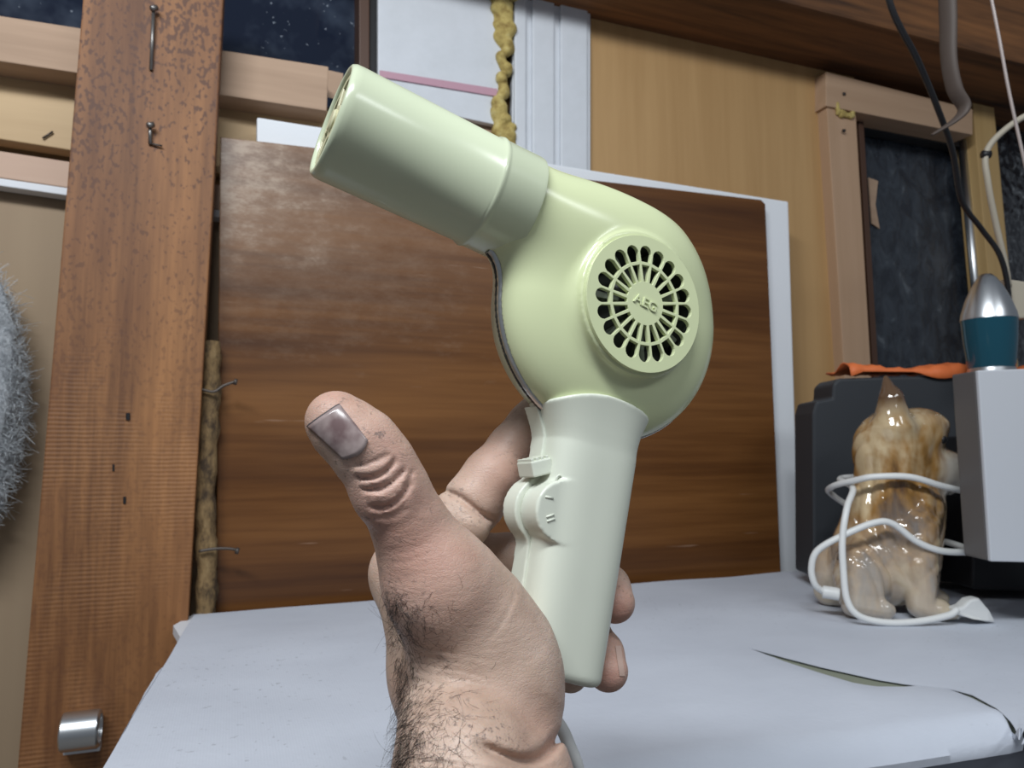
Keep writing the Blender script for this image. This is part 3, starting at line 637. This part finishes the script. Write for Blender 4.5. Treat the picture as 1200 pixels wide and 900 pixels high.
def surf(px, py):
    o, r = dray(px, py); s = np.linspace(0.24, 0.36, 1500)/SD; P = o+r*s[:, None]; v = hf.sample(P); i = int(np.argmax(v < 0)); return P[i]
def bar(name, pts, r):
    V, F = tube_geo(np.array(pts), r, 8); return obj(name, DW(V), F, M_hand, handle, smooth=True)
c = surf(655, 562); bar('switch_mark', [c+np.array([1.5*math.cos(a), 1.9*math.sin(a), 0.1]) for a in np.linspace(0, 2*math.pi, 17)], 0.5)
for (x0, y0, x1, y1) in ((639, 582, 648, 584), (640, 606, 649, 603), (641, 611, 650, 608)):
    bar('switch_mark', [surf(x0, y0), surf(x1, y1)], 0.55)
# cord: grey strain relief and white cord passing behind the wrist down to the table
q0 = DW((6, -168, 0)); q1 = DW((4, -186, -1))
tube('strain_relief', [q0, (q0+q1)/2, q1], [0.0042, 0.0040, 0.0030], mat('grey_rubber', (0.10, 0.10, 0.105), 0.6), handle, 4)
tube('power_cord', [q1, cp(654, 848, 0.285), cp(668, 876, 0.287), cp(678, 905, 0.29), cp(686, 960, 0.30), cp(700, 1010, 0.325), onZ(760, 975, tz+0.004)], 0.0026, M_wcord, dryer, 8)

# ------------------------------------------------------------------ the hand (camera-frame skeleton of joints with depths and radii)
def CK(px, py, d): return np.array([(px-600)/FPX*d, -(py-450)/FPX*d, -d])
def CW(P): return np.asarray(P) @ RCn.T+CAMn
hd = Field((-0.085, -0.205, -0.352), (0.062, 0.002, -0.160), 0.00085)
def seg(F_, a, b, ra, rb, k): F_.cone(CK(*a), CK(*b), ra, rb, k)
palm = hd
# forearm and wrist
def chain(F_, pts, k):
    for p, q in zip(pts[:-1], pts[1:]): F_.cone(CK(*p[:3]), CK(*q[:3]), p[3]*p[2]/FPX, q[3]*q[2]/FPX, k)
K = 0.010
chain(palm, [(540, 1100, .190, 95), (545, 980, .210, 84), (545, 900, .226, 76), (540, 850, .240, 66)], K)
chain(palm, [(590, 1100, .200, 95), (588, 980, .222, 82), (588, 915, .240, 76), (585, 870, .252, 64)], K)
# metacarpals
chain(palm, [(535, 870, .245, 62), (512, 790, .268, 50), (480, 672, .298, 41)], K)
chain(palm, [(550, 870, .262, 60), (528, 790, .290, 46), (500, 690, .314, 38)], K)
chain(palm, [(575, 870, .270, 56), (555, 800, .300, 44), (527, 716, .326, 34)], K)
chain(palm, [(595, 870, .272, 52), (585, 810, .302, 42), (548, 748, .332, 30)], K)
chain(palm, [(480, 672, .298, 38), (500, 690, .314, 36)], K)
# thenar mass
chain(palm, [(560, 850, .250, 60), (576, 800, .257, 77), (566, 765, .258, 74), (545, 722, .254, 64), (512, 678, .250, 58), (492, 640, .246, 47)], K)
# thumb
chain(palm, [(492, 640, .246, 46), (479, 612, .243, 42), (459, 574, .240, 41.5), (443, 544, .238, 40.5), (424, 520, .237, 40), (399, 499, .237, 35.5), (391, 491, .237, 31)], 0.004)
palm.ell(CK(518, 692, .2385), (0.010, 0.012, 0.009), 0.012)
# thumb flesh bulge at the tip and knuckle fold
palm.ell(CK(448, 578, .2345), (0.0085, 0.0085, 0.006), 0.005)
# fingers in a second field
fg = Field(hd.lo, hd.lo+hd.h, hd.h); fg.n = hd.n; fg.ax = hd.ax; fg.F = np.full(hd.n, 0.034, np.float32)
def finger(pts, k=0.003):
    save = fg.F; fg.F = np.full_like(save, 0.034); chain(fg, pts, k); fg.F = smin(save, fg.F, 0.0012).astype(np.float32)
finger([(480, 672, .298, 38), (530, 618, .302, 35), (556, 588, .305, 34), (576, 560, .309, 33), (602, 526, .316, 29), (622, 500, .321, 27), (640, 474, .325, 24)], 0.004)
finger([(500, 690, .314, 36), (560, 655, .321, 30), (596, 655, .324, 29), (650, 668, .319, 27), (690, 672, .314, 27), (712, 688, .306, 25), (720, 706, .299, 24)])
finger([(527, 716, .326, 33), (580, 705, .330, 29), (612, 712, .328, 28), (655, 734, .319, 26), (690, 745, .309, 25), (706, 765, .300, 23.5), (712, 786, .293, 24)])
finger([(548, 748, .332, 29), (590, 748, .332, 26), (618, 756, .328, 25), (650, 775, .318, 23), (668, 790, .308, 21)])
# flesh pad of the index finger folding at the middle joint
save = fg.F; fg.F = np.full_like(save, 0.034); fg.ell(CK(549, 616, .296), (0.0088, 0.0088, 0.008), 0.001); fg.F = smin(save, fg.F, 0.0025).astype(np.float32)
hd.F = smin(hd.F, fg.F, 0.006).astype(np.float32); del fg
# creases pressed into the surface
GX, GY, GZ = hd.ax[0][:, None, None], hd.ax[1][None, :, None], hd.ax[2][None, None, :]
def crease(pts, amp, width, dmax):
    P = spline(pts, 6)
    x0, y0 = P.min(0)-6*width; x1, y1 = P.max(0)+6*width
    a = CK(x0, y1, 0.18); a2 = CK(x0, y1, dmax); b = CK(x1, y0, 0.18); b2 = CK(x1, y0, dmax)
    S = hd.sl(np.minimum(a, a2)*[1, 1, 0]+[0, 0, -dmax], np.maximum(b, b2)*[1, 1, 0]+[0, 0, -0.18]); X, Y, Z = hd.xyz(S)
    near = np.abs(hd.F[S]) < 0.006; I = np.argwhere(near)
    if not len(I): return
    d = -Z.ravel()[I[:, 2]]; qx = 600+FPX*X.ravel()[I[:, 0]]/d; qy = 450-FPX*Y.ravel()[I[:, 1]]/d
    D = np.full(len(I), 1e9); tt = np.zeros(len(I))
    for i, (p, q) in enumerate(zip(P[:-1], P[1:])):
        v = q-p; t = np.clip(((qx-p[0])*v[0]+(qy-p[1])*v[1])/(v@v+1e-9), 0, 1); dd = np.hypot(qx-p[0]-t*v[0], qy-p[1]-t*v[1])
        m = dd < D; D[m] = dd[m]; tt[m] = (i+t[m])/(len(P)-1)
    w = amp*np.exp(-(D/width)**2)*np.clip(np.minimum(tt, 1-tt)*6, 0.0, 1)
    sub = hd.F[S]; sub[tuple(I.T)] += w.astype(np.float32); hd.F[S] = sub
TD = 0.245
crease([(409, 543), (425, 545), (444, 538), (460, 531)], 0.0008, 3.0, TD)
crease([(416, 559), (436, 560), (452, 552), (466, 537)], 0.0016, 3.0, TD)
crease([(420, 573), (442, 574), (462, 563), (477, 547)], 0.0014, 3.0, TD)
crease([(430, 592), (452, 594), (470, 582), (484, 560)], 0.0018, 3.2, TD)
crease([(434, 605), (458, 606), (480, 594)], 0.0006, 3.0, TD)
crease([(424, 567), (444, 566), (460, 556)], -0.0005, 4.0, TD)
crease([(428, 583), (450, 584), (470, 572), (482, 556)], -0.0007, 4.5, TD)
crease([(412, 552), (436, 552), (456, 543)], -0.0004, 4.0, TD)
crease([(552, 868), (585, 884), (615, 892), (640, 882), (662, 852)], 0.0036, 7.0, 0.30)
crease([(480, 890), (540, 898), (600, 906), (660, 896)], 0.0010, 4.0, 0.28)
crease([(568, 752), (585, 735), (600, 706), (604, 690)], 0.0003, 2.2, 0.26)
crease([(517, 574), (540, 584), (560, 600), (580, 612)], 0.0022, 4.0, 0.33)
crease([(540, 602), (556, 606), (572, 620)], 0.0006, 3.0, 0.31)
crease([(426, 566), (446, 567), (466, 551)], 0.0006, 1.6, TD)
crease([(424, 583), (450, 585), (474, 567), (484, 550)], 0.0007, 1.7, TD)
crease([(404, 536), (424, 538), (440, 531)], 0.0004, 1.8, TD)
crease([(438, 600), (462, 601), (482, 580)], 0.0005, 1.6, TD)
crease([(448, 556), (458, 545), (462, 534)], 0.0006, 1.8, TD)
crease([(470, 575), (480, 562), (486, 546)], 0.0004, 1.8, TD)
for i in range(12):
    y = 640+i*6+random.uniform(-2, 2); crease([(450+i*0.5, y+4), (478, y+2), (505, y-6+random.uniform(-3, 3))], 0.00022, 1.8, 0.25)
for i in range(13):
    y = 760+i*10+random.uniform(-3, 3); crease([(470, y-8), (505, y), (545, y+8+random.uniform(-3, 3)), (575, y+16)], 0.00026, 2.2, 0.26)
V, F = hd.nets()
person = empty('person', tuple(CW(CK(560, 1090, 0.2)))); tag(person, 'bare left hand with hairy wrist and raised thumb gripping the hair dryer', 'person')
obj('hand', CW(V), F, M_skin, person, smooth=True)
def hsurf(Q, dlo=0.17, dhi=0.345):
    Q = np.asarray(Q, float); dd = np.linspace(dlo, dhi, 420)
    P = np.stack([(Q[:, None, 0]-600)/FPX*dd, -(Q[:, None, 1]-450)/FPX*dd, -dd+0*Q[:, None, 0]], -1)
    inb = np.all((P > hd.lo) & (P < hd.lo+(np.array(hd.n)-1)*hd.h), -1)
    v = np.where(inb, hd.sample(P), 1.0); hit = (v < 0).any(1); i = np.clip(np.argmax(v < 0, 1), 1, 419); r = np.arange(len(Q))
    a, b = v[r, i-1], v[r, i]; t = np.clip(a/(a-b+1e-12), 0, 1); d = dd[i-1]+(dd[i]-dd[i-1])*t
    return np.stack([(Q[:, 0]-600)/FPX*d, -(Q[:, 1]-450)/FPX*d, -d], 1), hit
# thumb nail: curved plate over the tip, with a dark free edge
cor = [np.array(p, float) for p in ((361.5, 500), (398, 475), (431, 516), (403, 538))]
NU, NV = 14, 12; G = []
for j in range(NV+1):
    for i in range(NU+1):
        u_, v_ = i/NU, j/NV; p = (cor[0]*(1-u_)+cor[1]*u_)*(1-v_)+(cor[3]*(1-u_)+cor[2]*u_)*v_
        p = p+(np.array([12.0, 10.0])*math.sin(math.pi*u_)*0.45)*max(0, (v_-0.6)/0.4); G.append(p)
P, hit = hsurf(G); Nn = hd.grad(P); k = 0
Pl = []
for j in range(NV+1):
    for i in range(NU+1):
        u_, v_ = i/NU, j/NV; off = 0.00045*(1-abs(2*u_-1)**4)*(1-0.7*v_**6)+0.00005; Pl.append(P[k]+Nn[k]*off); k += 1
Pl = np.array(Pl)
# relax to a smooth plate
A_ = Pl.reshape(NV+1, NU+1, 3)
for _ in range(6): A_[1:-1, 1:-1] = 0.5*A_[1:-1, 1:-1]+0.125*(A_[:-2, 1:-1]+A_[2:, 1:-1]+A_[1:-1, :-2]+A_[1:-1, 2:])
Fq = [[j*(NU+1)+i, j*(NU+1)+i+1, (j+1)*(NU+1)+i+1, (j+1)*(NU+1)+i] for j in range(NV) for i in range(NU)]
nail = obj('thumb_nail', CW(A_.reshape(-1, 3)), Fq, M_nailp, person, smooth=True)
nm = nail.modifiers.new('thick', 'SOLIDIFY'); nm.thickness = 0.0006; nm.offset = -1
nail['label'] = 'dark bruised thumb nail'
edge = [A_[0, i] for i in range(NU+1)]
V, F = tube_geo(CW(np.array(edge)), 0.0006, 8); obj('nail_dirt', V, F, M_naild, nail, smooth=True)
V, F = tube_geo(CW(np.array([A_[j, 0] for j in range(NV+1)])), 0.0004, 8); obj('nail_dirt', V, F, M_naild, nail, smooth=True)
# nail seen edge-on on the ring finger tip
Q = [(x, y) for y in np.linspace(757, 792, 8) for x in (720.5+0.15*(y-757), 724+0.16*(y-757), 727+0.14*(y-757))]
P, hit = hsurf(Q, 0.27, 0.33); Nn = hd.grad(P); P = P+Nn*0.0003
if hit.sum() > 20:
    fn = obj('finger_nail', CW(P), [[j*3+i, j*3+i+1, j*3+i+4, j*3+i+3] for j in range(7) for i in range(2)], mat('finger_nail', (0.52, 0.37, 0.31), 0.35), person, smooth=True)
# arm hair
roots = []
for _ in range(3000):
    y = random.uniform(690, 908)
    if y < 770 and random.random() < 0.45: continue
    xl = np.interp(y, [690, 760, 850, 905], [452, 466, 476, 468])
    x = xl+abs(random.gauss(0, 1))*np.interp(y, [690, 780, 905], [34, 44, 40])-3
    roots.append((x, y))
P, hit = hsurf(roots, 0.17, 0.33); Nn = hd.grad(P); HV = []; HF = []
for p, nn, h_, q in zip(P, Nn, hit, roots):
    if not h_: continue
    edgy = max(0, 1-(q[0]-np.interp(q[1], [690, 760, 850, 905], [452, 466, 476, 468]))/30.0)
    if random.random() > 0.40+0.6*edgy: continue
    L = random.uniform(0.003, 0.0075)*(0.8+0.75*edgy*random.random()); dirv = np.array([random.gauss(-0.1, 0.5), random.gauss(-0.6, 0.45), random.gauss(0.1, 0.2)])
    dirv = dirv-nn*(dirv@nn); dirv /= np.linalg.norm(dirv)+1e-9; lift = random.uniform(0.12, 0.6)*(0.6+1.0*edgy)
    curl = np.cross(nn, dirv)*random.gauss(0, 0.8); pts = []
    for s in np.linspace(0, 1, 7): pts.append(p-nn*0.0003+L*(dirv*s+nn*(lift*s-lift*0.75*s*s)+curl*s*s))
    v, f = tube_geo(CW(np.array(pts)), np.linspace(0.000055, 0.00002, 7), 3); b = len(HV); HV += v; HF += [[i+b for i in ff] for ff in f]
ah = obj('arm_hair', np.array(HV), HF, M_hair, person); ah['kind'] = 'stuff'; ah['label'] = 'dark curly hair on the back of the wrist'
del hd

# ------------------------------------------------------------------ porcelain dog
DB0 = onZ(1040, 716); dd0 = (DB0-CAM).dot(FWD)/math.cos(0)
PX = (DB0-CAM).dot(RC @ Vector((0, 0, -1)))/FPX                              # metres per picture pixel at the dog
def dl(x, y, z=0): return np.array([(x-1040)*PX, z*PX, (716-y)*PX])           # dog frame: x right, y away, z up
dogE = empty('dog_figurine', DB0); tag(dogE, 'glazed brown and cream porcelain dog sitting on the table', 'figurine')
fd = Field((-0.10, -0.085, -0.004), (0.13, 0.085, 0.31), 0.0016)
def el(x, y, z, rx, ry, rz, k=9, ang=0):
    c_, s_ = math.cos(ang), math.sin(ang); R = np.array([[c_, 0, s_], [0, 1, 0], [-s_, 0, c_]])
    fd.ell(dl(x, y, z), (rx*PX, rz*PX, ry*PX), k*PX, R)
def cn(x0, y0, z0, x1, y1, z1, r0, r1, k=8): fd.cone(dl(x0, y0, z0), dl(x1, y1, z1), r0*PX, r1*PX, k*PX)
el(1052, 612, 0, 56, 56, 46); el(1040, 652, 0, 62, 58, 46); el(1062, 590, -5, 44, 34, 38)       # chest and trunk
el(997, 674, -28, 29, 42, 24, 6); el(1003, 674, 26, 36, 42, 26, 8)                                # haunches
cn(985, 700, -36, 1016, 706, -44, 15, 10, 5); cn(985, 700, 34, 1022, 705, 40, 16, 11)                # hind feet
cn(1060, 612, -34, 1058, 700, -40, 24, 15, 6); cn(1090, 630, 16, 1093, 700, 16, 22, 15)              # front legs
el(1069, 705, -42, 21, 12, 15, 4); el(1100, 704, 14, 20, 13, 14, 5)                                # paws
for i in range(3): cn(1076, 709, -51+i*9, 1088-abs(i-1)*1, 709, -51+i*9, 6, 5, 2)
cn(1052, 590, 0, 1054, 540, 0, 44, 38)                                                             # neck
el(1056, 526, 0, 45, 47, 42, 10); el(1084, 508, -4, 31, 30, 32, 10); el(1100, 498, -8, 15, 12, 16, 8)  # skull and brow
cn(1088, 548, -4, 1124, 552, -6, 30, 21, 9); el(1134, 550, -6, 15, 17, 16, 6)                        # muzzle
cn(1088, 570, -4, 1112, 568, -4, 20, 13, 6)
cn(1045, 500, -22, 1043, 468, -24, 23, 13, 8); cn(1043, 468, -24, 1039, 444, -22, 13, 3, 4)         # near ear
cn(1056, 504, 24, 1058, 486, 24, 18, 11, 8); cn(1058, 486, 24, 1058, 474, 24, 11, 4, 4)             # far ear
X, Y, Z = fd.ax[0][:, None, None], fd.ax[1][None, :, None], fd.ax[2][None, None, :]
ph = 2.2*np.sin(38*X+1)+1.8*np.sin(29*Z+44*Y)
fur = (1-2*np.abs(np.sin(110*X+40*Z+1.4*ph)))*0.6+(1-2*np.abs(np.sin(60*Z-70*X+1.2*ph+45*Y)))*0.45
amt = np.interp(fd.ax[2], [0, 0.02, 0.06, 0.17, 0.2, 0.26], [0.2, 0.6, 1.0, 1.0, 0.6, 0.15])[None, None, :]
face = 1-0.75*np.exp(-(((X-dl(1105, 0)[0])/0.035)**2+((Z-0.18)/0.04)**2))
fd.F = (fd.F+0.0022*fur*amt*face).astype(np.float32)
fd.F = np.maximum(fd.F, -Z+0*fd.F).astype(np.float32)
V, F = fd.nets()
def DGW(P): P = np.asarray(P); return np.array(DB0)+P[:, :1]*np.array(RGT)+P[:, 1:2]*np.array(FWD)+P[:, 2:]*np.array(UP)
dog = obj('dog_body', DGW(V), F, M_porc, dogE, smooth=True)
def ball(name, c, r, m, parent, sc=(1, 1, 1)):
    bm = bmesh.new(); bmesh.ops.create_uvsphere(bm, u_segments=20, v_segments=12, radius=1.0)
    V = np.array([v.co[:] for v in bm.verts])*np.array(sc)*r; F = [[v.index for v in f.verts] for f in bm.faces]; bm.free()
    return obj(name, V+np.array(c), F, m, parent, smooth=True)
c = DGW([dl(1147, 541, -6)])[0]; ball('nose', c, 0.0068, M_black, dogE)
for s in (-1, 1):
    c = DGW([dl(1098, 516, -4+s*25)])[0]; ball('eye', c, 0.0055, M_black, dogE)
for i in range(3): ball('claw', DGW([dl(1092-abs(i-1)*1, 711, -51+i*9)])[0], 0.0035, M_pwhite, dogE)

# cable wound round the dog, with plug and connector
cab = empty('white_cable', onZ(975, 716)); tag(cab, 'white power cable with plug wound around the porcelain dog', 'cable')
def dw(x, y, z): return Vector(DGW([dl(x, y, z)])[0])
c1 = [dw(952, 688, -35), dw(940, 678, -40), dw(936, 660, -42), dw(942, 640, -46), dw(968, 622, -55), dw(1000, 608, -60), dw(1020, 609, -60), dw(1045, 628, -60), dw(1070, 638, -60), dw(1100, 641, -52), dw(1118, 641, -36), dw(1124, 640, -10), dw(1116, 636, 25), dw(1060, 618, 58), dw(1005, 585, 56), dw(985, 572, 10), dw(998, 562, -30), dw(1012, 558, -44), dw(1045, 558, -54), dw(1080, 568, -54), dw(1110, 574, -44), dw(1134, 576, -30), dw(1150, 576, 10), dw(1110, 566, 48), dw(1050, 562, 54), dw(1008, 564, 40), dw(996, 572, -20), dw(975, 592, -50), dw(965, 625, -58), dw(963, 660, -62), dw(964, 690, -66), dw(974, 706, -70), dw(1000, 714, -72), dw(1035, 712, -72), dw(1070, 706, -70), dw(1082, 700, -68)]
for p in c1: p.z = max(p.z, tz+0.0035)
tube('cord', c1, 0.0039, M_wcord, cab, 8)
tube('connector', [dw(950, 687, -36), dw(960, 688, -40), dw(966, 689, -42)], 0.0075, M_wcord, cab, 4)
pg = [dw(1080, 700, -66), dw(1090, 697, -66), dw(1098, 690, -66), dw(1108, 688, -66), dw(1120, 702, -64), dw(1127, 716, -62), dw(1118, 717, -62), dw(1098, 710, -66), dw(1082, 706, -66)]
for p in pg: p.z = max(p.z, tz+0.001)
prism('plug', pg, [p+FWD*0.017 for p in pg], M_wcord, cab, 0.003)

# ------------------------------------------------------------------ things on the right
case = prismd('charcoal_case', [(984, 459), (1120, 455), (1320, 452), (1320, 706), (954, 693), (953, 500), (957, 486), (976, 482), (977, 466)], 1.06, 0.07, M_case, None, 0.004, 3)
zmin = min((case.matrix_basis @ v.co).z for v in case.data.vertices); case.location.z += tz+0.001-zmin
tag(case, 'charcoal grey rounded case standing behind the porcelain dog', 'case')
dev = empty('silver_device', cp(1250, 740, 0.84)); tag(dev, 'silver fronted device with dark side right of the porcelain dog', 'device')
fq = [cp(x, y, 0.80) for x, y in ((1146, 434), (1420, 425), (1420, 664), (1161, 658))]
prism('housing', [p+FWD*0.006 for p in fq], [p+FWD*0.048 for p in fq], M_darkgrey, dev, 0.002)
prism('front_panel', fq, [p+FWD*0.0055 for p in fq], M_silver, dev, 0.0015)
b0 = cp(1290, 640, 0.845); box('stand', Vector((b0.x, b0.y, 0.82)), (0.06, 0.02, 0.068), M_black, dev, 0.003, (RGT, FWD, UP))
blk = prismd('black_box', [(1142, 520), (1420, 512), (1420, 712), (1140, 700)], 0.985, 0.07, M_black, None, 0.003)
zmin = min((blk.matrix_basis @ v.co).z for v in blk.data.vertices); blk.location.z += tz+0.001-zmin
tag(blk, 'plain black box in shadow behind the silver device', 'box')
# orange cloth over the case
V = []; F = []; NX, NY = 46, 16
ztop = max((case.matrix_basis @ v.co).z for v in case.data.vertices)
cA = cp(996, 455, 1.06); cB = cp(1330, 448, 1.06)
for j in range(NY+1):
    for i in range(NX+1):
        s, t = i/NX, j/NY
        p = cA.lerp(cB, s)+FWD*(-0.006+0.085*t); z = ztop+0.0035+0.009*(0.5+0.5*math.sin(s*17+1.0+t*2))*math.sin(math.pi*min(1, t*1.3+0.12))+0.004*math.sin(s*43+t*5)**2
        if j == 0: z = ztop+0.001-(0.010*max(0, math.sin(s*17+2.4)))
        V.append((p.x, p.y, max(z, ztop+0.002) if j > 0 else z))
for j in range(NY):
    for i in range(NX): a = j*(NX+1)+i; F.append([a, a+1, a+NX+2, a+NX+1])
oc = obj('orange_cloth', V, F, M_orange, None, smooth=True); tag(oc, 'crumpled orange cloth lying on the charcoal case', 'cloth')
m_ = oc.modifiers.new('thick', 'SOLIDIFY'); m_.thickness = 0.002
# blue glass lamp with silver top
lb = cp(1163, 452, 1.02); lb.z = ztop+0.016; lpx = 1.02/FPX
lamp = empty('table_lamp', lb); tag(lamp, 'blue glass lamp with conical silver top behind the silver device', 'lamp')
lz = lambda y: cp(1163, y, 1.02).z
def rev(name, pr, m):
    V, F = revolve_geo([(z, r) for z, r in pr], 40); V = V[:, [1, 2, 0]]; V[:, 0] += lb.x; V[:, 1] += lb.y
    return shade(fix_normals(obj(name, V, F, m, lamp)), 40)
rev('lamp_base', [(lb.z, 0), (lb.z, 23*lpx), (lz(436), 25*lpx), (lz(436), 0)], M_alu)
rev('glass_body', [(lz(436.5), 0), (lz(436), 24*lpx), (lz(400), 28*lpx), (lz(374), 29.5*lpx), (lz(374), 0)], M_blue)
rev('silver_top', [(lz(374), 0), (lz(374), 29.8*lpx), (lz(366), 28.6*lpx), (lz(350), 23.5*lpx), (lz(335), 17*lpx), (lz(324), 10.5*lpx), (lz(319), 6*lpx), (lz(318), 0)], M_alu)
# hook, wires and cables under the beam
hook = tube('iron_hook', [cp(1108, -60, 0.86), cp(1111, 20, 0.86), cp(1112, 70, 0.86), cp(1119, 105, 0.86), cp(1130, 126, 0.86), cp(1119, 141, 0.86), cp(1092, 158, 0.86)], [0.0115, 0.0115, 0.0105, 0.010, 0.009, 0.006, 0.0025], M_iron, None, 8, 12, 0.45)
tag(hook, 'flat brown iron hook hanging below the ceiling beam', 'hook')
k1 = tube('black_cable', [cp(1030, -60, 0.84), cp(1045, 10, 0.85), cp(1075, 70, 0.88), cp(1100, 130, 0.92), cp(1117, 180, 0.96), cp(1127, 235, 1.0), cp(1150, 268, 1.03), cp(1172, 300, 1.04), cp(1182, 345, 1.05), cp(1186, 420, 1.06)], 0.0036, M_black, None, 8)
tag(k1, 'black cable hanging from the beam past the dark window', 'cable')
k2 = tube('steel_wire', [cp(1150, -60, 0.80), cp(1170, 40, 0.80), cp(1183, 110, 0.80), cp(1204, 205, 0.80), cp(1225, 300, 0.80)], 0.0017, mat('grey_wire', (0.42, 0.36, 0.34), 0.4, 0.3), None, 6)
tag(k2, 'thin straight grey wire hanging at the right edge', 'wire')
ck = empty('cream_cable', cp(1190, 345, 1.06)); tag(ck, 'cream cable looping down into a cream socket beside the pine post', 'cable')
tube('cord', [cp(1260, 120, 1.03), cp(1215, 130, 1.03), cp(1180, 150, 1.03), cp(1156, 178, 1.03), cp(1158, 215, 1.03), cp(1167, 262, 1.04), cp(1178, 310, 1.05), cp(1182, 335, 1.06)], 0.0042, M_cream, ck, 8)
tube('cable_clip', [cp(1151, 181, 1.03), cp(1160, 181, 1.03)], 0.0055, M_black, ck, 1)
prismd('socket', [(1178, 326), (1204, 330), (1210, 372), (1190, 374)], 1.06, 0.03, M_cream, ck, 0.003)
# fluffy white wool at the left edge, hanging on the hardboard
wl = empty('wool_bundle', onY(-20, 620, 1.07)); tag(wl, 'fluffy white fibre bundle at the far left edge', 'wool')
cW = onY(-46, 475, 1.07); hw, hh = 56*1.05/870, 150*1.05/870
V = []; F = []; NA, NB_ = 40, 26
for j in range(NB_+1):
    for i in range(NA):
        th = math.pi*j/NB_; a = 2*math.pi*i/NA; rr_ = 0.84+0.07*math.sin(5*a+3*th)+0.07*random.uniform(-1, 1)
        V.append((cW.x+hw*rr_*math.sin(th)*math.cos(a), cW.y+0.045*rr_*math.sin(th)*math.sin(a), cW.z+hh*math.cos(th)))
for j in range(NB_):
    for i in range(NA): F.append([j*NA+i, j*NA+(i+1) % NA, (j+1)*NA+(i+1) % NA, (j+1)*NA+i])
core = obj('wool_core', V, F, M_wool, wl, smooth=True)
HV = []; HF = []
for _ in range(9000):
    th = math.acos(random.uniform(-1, 1)); a = random.uniform(-math.pi*0.75, 0.35); nn = np.array([math.sin(th)*math.cos(a), math.sin(th)*math.sin(a), math.cos(th)])
    p = np.array(cW)+np.array([hw, 0.045, hh])*nn*random.uniform(0.8, 1.02); d_ = rng.normal(0, 1, 3)+nn*0.8; d_ /= np.linalg.norm(d_); c_ = rng.normal(0, 1, 3)*0.6
    L = random.uniform(0.004, 0.012); pts = np.array([p+L*(d_*s+c_*s*s) for s in np.linspace(0, 1, 5)])
    v, f = tube_geo(pts, 0.00022, 3); b = len(HV); HV += v; HF += [[i+b for i in ff] for ff in f]
wf = obj('wool_fibres', np.array(HV), HF, M_wool, wl); wf['kind'] = 'stuff'
